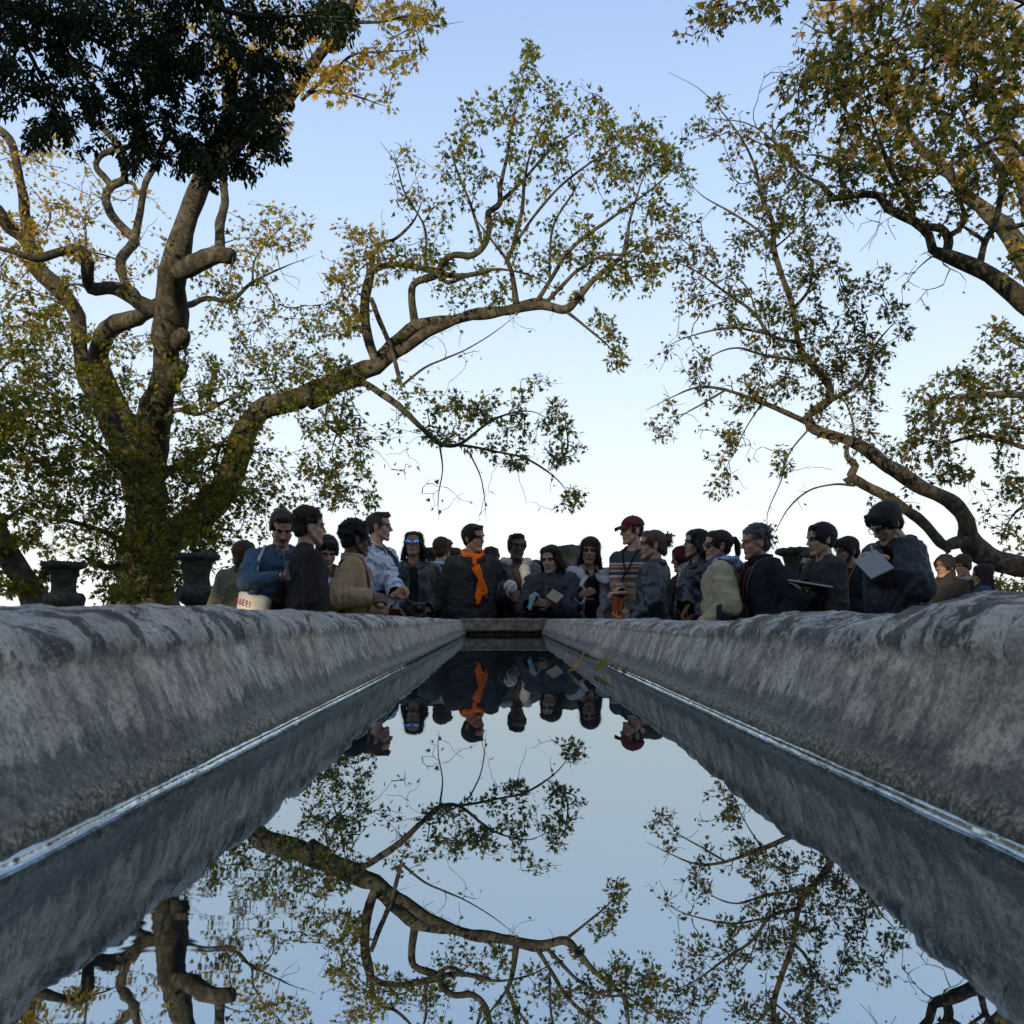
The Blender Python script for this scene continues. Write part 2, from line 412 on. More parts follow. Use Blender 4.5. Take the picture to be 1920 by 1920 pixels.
def catmull(P, step):
    P = np.asarray(P, float); n = len(P)
    if n < 3:
        L = np.linalg.norm(P[-1,:3]-P[0,:3]); m = max(2, int(L/step)+1)
        return np.array([P[0]+(P[-1]-P[0])*t for t in np.linspace(0,1,m)])
    out = []
    E = np.concatenate([[2*P[0]-P[1]], P, [2*P[-1]-P[-2]]])
    for i in range(n-1):
        p0,p1,p2,p3 = E[i:i+4]; L = np.linalg.norm(p2[:3]-p1[:3]); m = max(1, int(round(L/step)))
        for t in np.arange(m)/m:
            out.append(.5*((2*p1)+(-p0+p2)*t+(2*p0-5*p1+4*p2-p3)*t*t+(-p0+3*p1-3*p2+p3)*t**3))
    out.append(P[-1]); return np.array(out)
def tubes(paths, ns=6, rough=0., close=True, seed=0):
    """paths: list of (n,4) arrays x,y,z,r -> V,F (quads)"""
    VV, FF, off = [], [], 0
    ang = np.arange(ns)*2*pi/ns
    ca, sa = np.cos(ang), np.sin(ang)
    for p in paths:
        n = len(p); X = p[:,:3]; r = p[:,3]
        T = np.gradient(X, axis=0); T /= np.linalg.norm(T, axis=1)[:,None]+1e-9
        up = np.array([0.13,.21,.97]) if abs(T[0,2]) < .9 else np.array([.97,.1,.2])
        A = np.cross(T[0], up); A /= np.linalg.norm(A)
        As = np.empty((n,3))
        for i in range(n):
            A = A - T[i]*A.dot(T[i]); A /= np.linalg.norm(A)+1e-9; As[i] = A
        B = np.cross(T, As)
        ring = X[:,None,:] + r[:,None,None]*(ca[None,:,None]*As[:,None,:] + sa[None,:,None]*B[:,None,:])
        V = ring.reshape(-1,3)
        if rough:
            N = (V - np.repeat(X, ns, axis=0)); rr = np.repeat(r, ns)
            f = 1 + rough*(fbm(V, 1.6, 2, seed)*.8 + fbm(V, 5, 2, seed+9)*.45 + fbm(V, 17, 2, seed+19)*.14)
            V = np.repeat(X, ns, axis=0) + N*f[:,None]
        i = (np.arange(n-1)[:,None]*ns + np.arange(ns)[None,:])
        j = (np.arange(n-1)[:,None]*ns + (np.arange(ns)[None,:]+1)%ns)
        F = np.stack([i.ravel(), j.ravel(), (j+ns).ravel(), (i+ns).ravel()], 1) + off
        if close:
            V = np.concatenate([V, X[-1:]]); c = off+n*ns
            e = off+(n-1)*ns+np.arange(ns)
            F = np.concatenate([F, np.stack([e, np.roll(e,-1), np.full(ns,c), np.full(ns,c)], 1)[::1]])
        VV.append(V); FF.append(F); off += len(V)
    return np.concatenate(VV), np.concatenate(FF)
def tube_mesh(name, paths, ns=6, rough=0., seed=0, origin=None):
    V, F = tubes(paths, ns, rough, True, seed)
    if origin is not None: V = V - np.asarray(origin)
    # last-ring caps are degenerate quads -> lists with triangles
    tri = F[:,2] == F[:,3]
    me = bpy.data.meshes.new(name)
    lens = np.where(tri, 3, 4); loops = np.concatenate([f[:3] if t else f for f, t in zip(F, tri)]) if tri.sum() < 400 else None
    if loops is None:
        m = np.ones(F.shape, bool); m[tri,3] = False; loops = F[m]
    me.vertices.add(len(V)); me.vertices.foreach_set('co', V.astype(np.float32).ravel())
    me.loops.add(len(loops)); me.loops.foreach_set('vertex_index', loops.astype(np.int32))
    me.polygons.add(len(F)); st = np.concatenate([[0], np.cumsum(lens)[:-1]])
    me.polygons.foreach_set('loop_start', st.astype(np.int32)); me.polygons.foreach_set('loop_total', lens.astype(np.int32))
    me.update(calc_edges=True); me.validate()
    return me
# --- leaf shapes: outline in x (across), y (along)
def plane_leaf():
    o = [(0,0),(.18,-.04),(.48,.06),(.24,.20),(.54,.58),(.20,.42),(.15,.60),(0,1.0),(-.15,.60),(-.20,.42),(-.54,.58),(-.24,.20),(-.48,.06),(-.18,-.04)]
    V = [(0,.26,0)] + [(x, y, -.22*abs(x) - .10*y*y + (.05 if abs(x)>.4 else 0)) for x, y in o]
    n = len(o); F = [(0, 1+i, 1+(i+1)%n) for i in range(n)]
    return np.array(V, float), np.array(F)
def oval_leaf():
    V = [(0,0,0),(.22,.35,-.05),(.18,.7,-.07),(0,1,-.1),(-.18,.7,-.07),(-.22,.35,-.05)]
    return np.array(V, float), np.array([(0,1,2),(0,2,3),(0,3,4),(0,4,5)])
def leaves_mesh(name, pos, axis, normal, size, col, tmpl, origin, bend=None):
    V0, F0 = tmpl; n = len(pos)
    Y = axis/ (np.linalg.norm(axis,axis=1)[:,None]+1e-9)
    X = np.cross(Y, normal); X /= np.linalg.norm(X,axis=1)[:,None]+1e-9
    Z = np.cross(X, Y)
    k = size[:,None,None]
    zs = RNG.uniform(-.6, 2.2, n)[:,None,None]; xs = RNG.uniform(.75, 1.1, n)[:,None,None]
    V = pos[:,None,:] + k*(V0[None,:,0:1]*X[:,None,:]*xs + V0[None,:,1:2]*Y[:,None,:] + V0[None,:,2:3]*Z[:,None,:]*zs)
    nv = len(V0)
    F = (F0[None] + (np.arange(n)*nv)[:,None,None]).reshape(-1,3)
    me = npmesh(name, (V - np.asarray(origin)).reshape(-1,3), F)
    set_col(me, np.repeat(col, nv, axis=0)); return me
class Tree:
    def __init__(s, seed): s.rng = np.random.default_rng(seed); s.limbs = []; s.nodes = []; s.nd = []; s.nr = []; s.grown = []
    def limb(s, pts, d0=None):
        """pts: (px, py, r_px, depth)"""
        P = np.array([[*W(x, y, d), r*d/FPX] for x, y, r, d in pts])
        return s.limb3(P)
    def limb3(s, P):
        C = catmull(P, max(.06, min(.22, float(P[:,3].mean())*1.2))); u = np.linspace(0, 1, len(C)); C[:,3] = np.maximum(C[:,3]*(1-.65*np.clip((u-.5)/.5,0,1)**2*(C[:,3] < .035)), .003)
        wob = np.stack([vnoise(C[:,:3], 1.7, k+5) for k in range(3)], 1)
        C[:,:3] += wob*np.minimum(C[:,3:4]*.55, .07)*np.clip(np.arange(len(C))/3, 0, 1)[:,None]
        s.limbs.append(C); s._add(C); return C
    def _add(s, C):
        T = np.gradient(C[:,:3], axis=0); T /= np.linalg.norm(T,axis=1)[:,None]+1e-9
        s.nodes.append(C[:,:3]); s.nd.append(T); s.nr.append(C[:,3])
    def grow(s, regions, step=.16, jit=.05, sag=.0, maxr=1e9, per=1.0, spread=1.0, leafy=1.0, pick=5):
        """regions: (cx, cy, rx, ry, n, depth, ddepth[, leaf factor])"""
        A = []; LF = []
        for rg in regions:
            cx, cy, rx, ry, n, d, dd = rg[:7]; lf = rg[7] if len(rg) > 7 else 1
            n = max(1, int(n*per))
            a = s.rng.uniform(0, 2*pi, n); q = np.sqrt(s.rng.uniform(0, 1, n))*spread
            dd_ = d + s.rng.normal(0, dd*.6, n)
            for x, y, z in zip(cx+rx*q*np.cos(a), cy+ry*q*np.sin(a), dd_): A.append(W(x, y, z)); LF.append(lf)
        A = np.array([tuple(a) for a in A]); LF = np.array(LF)*leafy
        N = np.concatenate(s.nodes); D = np.concatenate(s.nd); Rr = np.concatenate(s.nr)
        best = np.min(((A[:,None,:]-N[None,::3,:])**2).sum(2), axis=1)
        order = np.argsort(best)
        cap = len(N) + len(A)*14 + 200
        NN = np.zeros((cap,3)); DD = np.zeros((cap,3)); NR = np.zeros(cap); PATH = np.full(cap, -1, int)
        c = len(N); NN[:c] = N; DD[:c] = D; NR[:c] = Rr
        paths = []; base_parent = []
        for k in order:
            a = A[k]; v = a - NN[:c]; d2 = (v**2).sum(1); dist = np.sqrt(d2)
            cosang = (v*DD[:c]).sum(1)/(dist+1e-6)
            cost = dist*(1.25 - .35*cosang) 
            j = int(np.argmin(cost)); L = dist[j]
            if L > maxr: continue
            m = int(np.clip(L/step, 2, 13))
            p0 = NN[j]; t = np.linspace(0, 1, m+1)[:,None]
            dirn = DD[j]*.55 + (a-p0)/max(L,1e-6)*.45 + s.rng.normal(0,.12,3)
            h1 = p0 + dirn*L*.38; h2 = a - ((a-p0)/max(L,1e-6)*.6 + np.array([0,0,-.25+sag]) + s.rng.normal(0,.2,3))*L*.33
            C = (1-t)**3*p0 + 3*(1-t)**2*t*h1 + 3*(1-t)*t*t*h2 + t**3*a
            C[1:] += s.rng.normal(0, jit*min(.5, L/m), (m,3))
            if c + m >= cap: break
            T = np.gradient(C, axis=0); T /= np.linalg.norm(T,axis=1)[:,None]+1e-9
            NN[c:c+m] = C[1:]; DD[c:c+m] = T[1:]; PATH[c:c+m] = len(paths)
            paths.append(dict(C=C, par=PATH[j], j=j, n=1, lf=LF[k], r0=NR[j] if PATH[j] < 0 else None, T=T)); c += m
        for q in reversed(paths):
            if q['par'] >= 0: paths[q['par']]['n'] += q['n']
        for q in paths:
            C = q['C']; rb = .0050*q['n']**.46
            if q['r0'] is not None: rb = min(rb, q['r0']*.75)
            r = np.linspace(rb, max(.0030, rb*.35), len(C)); q['P'] = np.concatenate([C, r[:,None]], 1)
        s.nodes.append(NN[len(N):c].copy()); s.nd.append(DD[len(N):c].copy()); s.nr.append(np.full(c-len(N), .01))
        s.grown += paths; return paths
    def leaves(s, n_per=10, size=(.11,.17), reach=.55, palette=None, droop=.35, tuft=.10, warm=None, flat=.6):
        pos, ax, no, cl, sz = [], [], [], [], []
        rng = s.rng
        for q in s.grown:
            C = q['C']; L = np.linalg.norm(np.diff(C,axis=0),axis=1); cum = np.r_[0,np.cumsum(L)]; tot = cum[-1]
            n = rng.poisson(n_per*q['lf'])
            if n == 0: continue
            u = tot - np.minimum(tot, reach)*rng.uniform(0,1,n)**1.25
            P = np.stack([np.interp(u, cum, C[:,k]) for k in range(3)], 1)
            T = np.stack([np.interp(u, cum, q['T'][:,k]) for k in range(3)], 1)
            off = rng.normal(0, 1, (n,3)); off -= T*(off*T).sum(1)[:,None]; off /= np.linalg.norm(off,axis=1)[:,None]+1e-9
            P = P + off*tuft*rng.uniform(.2,1.2,n)[:,None]; 
            A = T*.6 + off*.9 + np.array([0,0,-droop]) + rng.normal(0,.25,(n,3))
            Nn = np.array([0,0,flat]) + rng.normal(0,.55,(n,3)) + off*.2
            tone = rng.normal(0,.22) 
            t = np.clip(rng.normal(.42+tone,.24,n), 0, .999)
            pal = np.array(palette); x = t*(len(pal)-1); i = x.astype(int); f = (x-i)[:,None]
            c = pal[i]*(1-f)+pal[np.minimum(i+1,len(pal)-1)]*f
            c = c*rng.uniform(.7,1.25,(n,1))
            if warm is not None:
                w = np.clip(warm(P), 0, 1)[:,None]*rng.uniform(.5,1,(n,1)); c = c*(1-w) + np.array([.42,.26,.04])*w*rng.uniform(.7,1.1,(n,1))  # golden sunlight painted into the leaf colour
            pos.append(P); ax.append(A); no.append(Nn); cl.append(c); sz.append(rng.uniform(size[0], size[1], n)*rng.choice([.7,1,1.1], n))
        return [np.concatenate(v) for v in (pos, ax, no, cl, sz)]
    def build(s, name, label, cat, base, bark, leafm, tmpl, group=None, balls=0, **kw):
        base = np.array(base, float)
        root = empty(name, base); tag(root, label, cat, group)
        for i, l in enumerate(s.limbs):
            nm = 'trunk' if i == 0 else ('limb' if l[0,3] > .035 else 'branch')
            link(nm, tube_mesh(nm, [l], 30 if l[0,3] > .10 else (14 if l[0,3] > .035 else 7), .22, 3, base), bark, root)
        tag(link('twigs', tube_mesh('twigs', [q['P'] for q in s.grown], 4, 0, 5, base), bark, root), kind='stuff')
        if leafm:
            pos, ax, no, cl, sz = s.leaves(**kw)
            print(name, 'leaves', len(pos), 'paths', len(s.grown))
            link('foliage', leaves_mesh('foliage', pos, ax, no, sz, cl, tmpl, base), leafm, root, smooth=False)['kind'] = 'stuff'
            if balls:
                idx = s.rng.integers(0, len(s.grown), balls); st = []
                for i in idx:
                    p = s.grown[i]['C'][-1]; h = s.rng.uniform(.05,.14); q = p+np.array([s.rng.normal(0,.02),s.rng.normal(0,.02),-h])
                    st.append(np.array([[*p,.0012],[*q,.0012]]))
                    c = q+np.array([0,0,-.014]); r = .014
                    zz = np.array([.014,.010,0,-.010,-.0139]); rr = np.array([.001,.0098,.014,.0098,.001])
                    st.append(np.array([[c[0]+(k==0)*1e-4,c[1],c[2]+z,ri] for k,(z,ri) in enumerate(zip(zz,rr))]))
                tag(link('seed_balls', tube_mesh('seed_balls', st, 6, 0, 0, base), M['bark_dark'], root), kind='stuff')
        return root
PAL = [(.024,.042,.006),(.055,.085,.008),(.11,.125,.010),(.18,.14,.014),(.15,.075,.014)]
PALR = [(.022,.034,.008),(.042,.056,.009),(.075,.082,.011),(.12,.09,.014),(.13,.06,.014)]
LEAF = plane_leaf(); OVAL = oval_leaf()

def left_plane():
    t = Tree(1); L = t.limb
    # main trunk
    L([(262,1250,90,19),(266,1150,68.4,19),(268,1090,52.2,19),(274,1020,42.3,18.8),(280,950,36,18.6),(281,880,33.3,18.2),(285,800,31.5,17.7),(303,720,27.2,17.2),(310,670,26.4,16.8),(318,620,27.2,16.4),(325,560,26.4,16),(324,510,24.8,15.6),(338,460,24,15.2),(352,400,19.2,15),(372,350,18.4,14.8),(400,310,16.8,14.6),(440,262,14.4,14.4),(500,205,13.6,14.2),(540,180,12,14),(580,130,11.2,13.8),(620,80,9.6,13.6),(655,30,8.8,13.4),(672,-30,8,13.2),(690,-120,6.4,13)])
    L([(338,505,20,15.4),(365,495,17,15.1),(395,483,15,14.9),(418,477,14,14.8),(434,479,13,14.7),(436,481,6,14.7)])     # cut stub
    L([(405,480,10,15.2),(412,455,9,15.6),(414,420,9.5,15.8),(418,370,9,16),(420,330,8,16),(430,270,7,16)])
    L([(335,640,16,16.4),(345,630,13,16.1),(350,628,5,16.0)]); L([(325,700,22,17),(340,690,14,16.7),(344,688,4,16.6)])
    L([(505,198,13,14.2),(530,192,12,14.0),(545,200,9,13.9),(550,202,3,13.9)])
    L([(640,60,10,13.5),(632,30,9,13.4),(618,-20,8,13.3)]); L([(620,90,9,13.6),(638,84,9,13.4),(648,86,4,13.3)])
    L([(400,320,15,15),(425,230,13,16),(432,130,12,16.5),(405,50,11,17),(400,-40,10,17)])
    # lower-left second stem
    L([(262,930,30,18.6),(240,830,24,18.8),(208,740,20,19),(185,680,18,19),(183,650,18,18.8),(202,618,18,18.4),(245,598,17,17.8),(295,572,15,17)])
    L([(292,583,14,16.4),(257,560,13,16.2),(213,537,11,16),(173,537,11,15.8),(166,517,10,15.6),(160,487,10,15.4),(143,463,9,15.2),(107,473,7,15),(67,483,7,14.8),(20,470,5,14.6),(-40,455,4,14.4)])
    L([(255,556,10,16.8),(233,520,9,17.2),(228,493,10,17.5),(245,465,10,17.8),(252,447,10,18),(233,430,9,18),(207,400,8.5,18),(196,373,8,18),(207,350,8,18),(230,338,7.5,18),(230,313,7,18),(220,277,7,18),(200,250,6,18),(175,225,5,18),(150,180,4,18)])
    L([(207,347,7,18),(180,315,6,18),(187,293,6,18),(213,283,6,18),(240,278,5,18)])
    L([(252,449,8,18),(264,400,7,18),(272,345,6.5,18),(290,310,6,18),(310,260,5,18)])
    L([(230,340,5,18),(250,345,4,18),(258,362,4,18),(275,345,3,18)])
    L([(255,890,24,18.8),(205,800,18,18.6),(160,715,15,18.4),(148,650,14,18.3),(143,593,15,18.2),(110,547,15,18),(73,500,15,17.8),(50,455,12,17.5),(17,433,12,17.3),(-5,395,12,17),(-60,350,10,17)])
    L([(50,455,10,17.5),(42,400,9.5,17.4),(40,367,9,17.3),(33,310,8,17.2),(20,267,8,17),(-10,240,8,17),(-60,200,7,17)])
    # big limb over the crowd
    L([(285,1075,32.68,18.8),(330,1005,29.24,18.5),(395,955,25.8,18.2),(432,895,23.22,18),(450,840,23.22,17.8),(468,790,23.22,17.6),(500,762,20.64,17.4),(560,745,18.06,17.2),(610,728,19.78,17),(660,700,18.92,16.8),(700,686,16.34,16.6),(728,672,11.18,16.5)])
    L([(585,745,22,17.1),(605,742,17,17),(618,745,7,16.9)])
    L([(715,668,12,16.5),(745,638,11,16.5),(779,613,11,16.4),(826,603,9,16.4),(862,596,8,16.3)])
    L([(722,672,13,16.5),(757,655,10,16.4),(790,630,9.5,16.3),(830,610,9.5,16.2),(870,592,9,16.1),(910,588,8.5,16),(968,578,8,15.9),(1019,573,7.5,15.8),(1056,582,7.5,15.7),(1078,568,6.5,15.6),(1110,530,5,15.5),(1150,495,4.5,15.4),(1169,474,4.5,15.4),(1183,408,3.5,15.4),(1202,342,2.5,15.4),(1220,299,1.8,15.4)])
    L([(870,590,6,16.1),(890,583,7,16),(945,580,6,16),(1000,566,6,15.9),(1026,566,5,15.8)])
    L([(779,610,7.5,16.4),(772,575,7,16.3),(772,545,7,16.2),(782,530,6.5,16.1),(819,515,7,16),(830,492,6.5,15.9),(850,477,6,15.8),(884,477,5.5,15.8),(906,458,5.5,15.8),(916,420,5,15.8),(913,398,5.5,15.8),(934,380,5,15.8),(936,350,4,15.8),(950,299,3.5,15.8),(959,244,2.6,15.8),(970,197,2.2,15.8),(986,160,1.6,15.8),(1003,112,1,15.8)])
    L([(706,688,10,16.6),(699,660,9,16.5),(684,600,8.5,16.5),(684,560,8,16.5),(692,525,7.5,16.4),(700,503,7,16.4),(735,497,6,16.2),(775,500,5.5,16.2),(810,508,5,16.1),(850,516,5,16),(905,510,4,16)])
    L([(700,507,5,16.5),(698,480,4,16.6),(720,455,3.5,16.6),(742,447,3,16.6),(775,415,2.5,16.6),(792,375,2,16.6)])
    L([(696,560,4,16.5),(706,590,4.5,16.4),(724,630,4.5,16.3),(742,680,4,16.2),(751,715,3.6,16.1),(754,732,2.5,16)])
    L([(755,722,2.6,16.0),(797,689,2.2,15.9),(835,672,2,15.8),(873,656,1.8,15.7),(921,627,1.4,15.6),(965,594,.8,15.5)])
    L([(968,570,6,15.9),(960,517,5,15.8),(950,487,4.5,15.8),(961,463,4,15.7),(972,420,3.6,15.7),(979,390,3.2,15.7),(984,335,2.6,15.7),(1000,270,2,15.6),(1030,200,1.4,15.6)])
    L([(950,487,3,15.8),(925,455,2.4,15.8),(895,415,2,15.9)])
    L([(1008,563,4.5,15.8),(1037,517,4,15.7),(1074,463,3.4,15.6),(1147,408,2.8,15.4),(1190,379,2.4,15.3),(1267,313,1.6,15.2),(1293,262,1,15.1)])
    L([(1026,565,4,15.8),(1060,530,3.4,15.6),(1085,506,3,15.5),(1130,480,2.6,15.3),(1176,474,2.3,15.2),(1242,430,1.4,15)])
    L([(1030,520,3,15.7),(1037,426,2.4,15.8),(1074,364,2,15.8),(1100,317,1.4,15.8)])
    L([(961,463,3,15.7),(1019,383,2.5,15.8),(1074,331,2.2,15.9),(1140,284,1.8,16),(1200,250,1.2,16)])
    L([(934,380,3.4,15.8),(983,335,2.8,15.9),(1037,277,2.2,16),(1110,226,1.4,16)])
    L([(903,455,3.2,15.8),(881,383,2.6,15.9),(855,313,2,16),(844,262,1.2,16)])
    L([(797,507,3,16.1),(797,430,2.2,16.2),(760,364,1.8,16.3),(742,306,1.4,16.3),(713,266,.8,16.3)])
    L([(820,515,4,16),(840,530,4,15.9),(870,517,3.5,15.8),(930,505,3,15.7),(990,515,2.5,15.6),(1040,540,2,15.5)])
    L([(1063,585,3,15.7),(1107,620,2,15.5),(1147,656,1.4,15.4),(1169,700,.9,15.3)])
    # lower drooping branch
    L([(600,740,8,16.9),(655,722,7,16.7),(684,719,6,16.5),(720,744,6,16.2),(764,775,5.5,15.9),(800,810,5,15.7),(824,832,4.5,15.5),(860,834,3.6,15.4),(905,800,3,15.3),(950,778,2.4,15.2),(1000,772,1.8,15.1),(1050,800,1.2,15)])
    L([(860,834,3,15.4),(930,846,2.4,15.2),(985,860,2,15.1),(1040,895,1.6,15),(1070,930,1.2,15)])
    for q in ([(824,832,2,15.5),(830,880,1.3,15.5),(822,930,1,15.5),(822,975,.7,15.5)], [(880,848,1.8,15.4),(900,890,1.2,15.4),(908,930,1,15.4),(912,978,.7,15.4)], [(645,745,2.5,17),(635,800,2,17),(620,850,1.4,17)],
              [(345,573,6,16.4),(387,560,5,16.8),(433,563,4,17),(473,530,3,17.2),(533,500,1.6,17.4),(593,478,.6,17.5)], [(473,530,2.4,17.2),(480,483,1.8,17.3),(520,433,1.2,17.4),(560,400,.6,17.5)],
              [(565,188,4,14),(590,172,3.4,14),(650,176,2.4,13.9),(725,200,1,13.8)], [(575,175,4,14),(625,135,3.2,13.8),(665,102,2.6,13.7),(725,96,1.8,13.6),(795,92,1,13.5)],
              [(648,50,4,13.5),(670,42,3.6,13.5),(720,40,2.6,13.4),(770,30,2,13.4),(810,48,1.5,13.3),(868,40,.9,13.2)],
              [(286,800,5,17.6),(333,770,4.4,17),(373,777,4,16.8),(433,747,3.4,16.6),(460,740,3,16.5)],
              [(240,1030,6,18),(205,1002,5,17.6),(165,987,4.4,17.2),(125,977,3.6,17),(75,972,2.4,16.8)],
              [(-30,795,6,16),(0,783,5.5,16),(67,767,4.5,16.2),(130,800,3,16.4)], [(100,800,3,17),(160,830,2.6,16.6),(215,880,2.2,16)],
              [(250,900,7,17.5),(200,850,5,16.8),(130,790,3,16)],[(300,900,7,17.5),(370,850,5,16.8),(440,820,3,16.2)],[(240,1060,7,17.5),(190,1060,5,16.8),(150,1040,3,16.4)],[(300,1060,6,17.6),(340,1080,4,16.8),(350,1110,2,16.4)]): L(q)
    g = []
    D = 17
    dense = [(60,330,120,100,60),(40,560,110,140,130),(200,390,90,60,14,.7),(220,480,90,60,30),(90,440,90,60,44),(510,420,85,50,34),(440,520,80,60,46),(560,640,120,80,70),(640,600,60,40,30),(500,720,130,60,75),(630,850,75,95,80),(600,770,80,40,32),(560,920,100,50,55),(120,680,150,90,115),(300,700,130,80,60),(180,800,230,110,230),(400,810,90,80,60),(60,880,110,90,85),(230,940,170,90,200),(400,930,110,80,90),(280,1050,130,80,120),(420,1020,90,50,50),(60,980,80,60,40),(140,1050,60,50,30),(350,1000,90,60,60),
             (20,720,80,80,46),(680,930,30,50,12),(650,700,50,40,18),(400,660,90,60,34)]
    for r in dense: g.append((*r[:5], D, 2.0, *(r[5:] or [1])))
    g += [(150,860,170,120,150,15.2,.8),(300,960,150,110,150,15.6,.8),(60,650,80,110,60,15,.8),(420,900,90,80,60,15.6,.8),(560,700,120,60,40,15.6,.6)]
    up = [(520,260,50,40,14,14.5),(480,110,90,110,60,14.2),(610,150,60,40,18,13.9),(690,130,90,30,22,13.7),(730,95,60,20,14,13.6),(690,20,60,30,18,13.4),(790,30,70,30,22,13.4),(600,40,60,50,24,14),(300,60,200,100,60,15),(680,190,50,15,8,13.8)]
    for r in up: g.append((*r, 1.0))
    g += [(220,1115,50,22,26,15.5,.6),(310,1100,40,25,16,15.5,.6),(480,870,60,60,24,16,1)]
    t.grow(g, per=1.0, maxr=3.2)
    # the fan over the crowd
    f = [(995,105,26,26,8),(985,190,70,50,26),(890,215,50,35,10),(1085,200,60,40,12),(760,320,40,60,12,.8),(800,400,55,50,12,.8),(860,310,45,80,20),(960,320,100,110,44),(1090,260,90,60,26),(1170,230,50,30,8),(1190,290,70,50,34),(1250,340,50,80,24),(1120,380,110,100,38,.8),(1220,460,55,60,26),(1180,520,50,40,20),(1000,470,120,70,36,.9),(700,480,60,45,26),(640,540,35,60,20),(660,440,35,25,8),(880,540,70,40,22),(780,480,70,35,22),(1080,500,80,60,24),(1230,250,30,30,6),
         (1150,650,24,45,11),(1120,600,40,20,6),(830,790,60,50,22),(760,740,40,30,10,.7),(970,770,90,40,26),(1050,830,45,55,20),(940,840,70,40,18),(1070,935,28,35,9),(870,760,50,30,12),(720,820,50,40,10,.6),(1010,720,60,20,5)]
    t.grow([(*r[:5], 15.8, .9, .8*(r[5:] or [1])[0]) for r in f], per=1.75, maxr=2.4, step=.10)
    # bare hanging twigs
    b = [(820,680,70,40,12),(860,640,60,30,10),(830,930,40,50,8),(900,930,30,50,6),(560,490,50,60,16),(470,600,60,30,8),(760,860,40,50,8),(1020,920,40,50,6),(990,610,60,20,6),(720,380,50,60,5),(1050,330,120,90,14),(140,950,90,60,10),(290,420,60,60,10)]
    t.grow([(*r, 15.8, .6, .06) for r in b], maxr=2.0, step=.10, jit=.12)
    warm = lambda P: (P[:,2]-5.2)/5*(P[:,0] < -2.0) + (P[:,2] > 8)*(P[:,0]<-1)*.5  # upper left leaves coloured gold as if the sun struck them
    t.build('plane_tree', 'broad old plane tree with a limb arching over the crowd and a cut branch stub', 'tree', W(262,1156,19)*1 - Vector((0,0,CZ)), M['bark'], M['leaf'], LEAF,
            balls=160, n_per=11, size=(.062,.112), reach=.6, palette=PAL, droop=.35, tuft=.11, warm=warm)
def far_left_plane():
    t = Tree(2); L = t.limb
    L([(98,1260,34,15),(80,1190,30,15),(62,1132,27,15),(41,1080,21,15),(15,1035,22,15),(-15,985,21,15),(-50,900,20,15),(-90,800,18,15.4),(-100,650,16,16)])
    L([(-60,880,12,15),(-30,800,9,15.2),(10,760,6,15.4)]); L([(-70,850,12,15),(-150,760,10,15),(-260,650,8,15)])
    L([(40,1080,4,15),(60,1090,2.5,14.6),(75,1100,1.5,14.4)]); L([(-10,990,5,15),(30,960,3,14.8),(60,930,2,14.6)])
    t.grow([(20,1000,60,50,30,14.8,.7),(40,1095,40,20,10,14.4,.4),(-60,760,120,120,90,15.4,1.5),(10,1090,30,30,12,15.2,.5),(90,1080,26,30,14,15.5,.5),(30,850,70,60,40,15.3,.8),(-200,620,140,110,60,15.4,1.5)], maxr=3)
    t.build('plane_tree', 'smaller leaning plane trunk at the far left, left of the first urn', 'tree', W(98,1156,15) - Vector((0,0,CZ)), M['bark'], M['leaf'], LEAF, n_per=8, size=(.10,.16), palette=PAL)
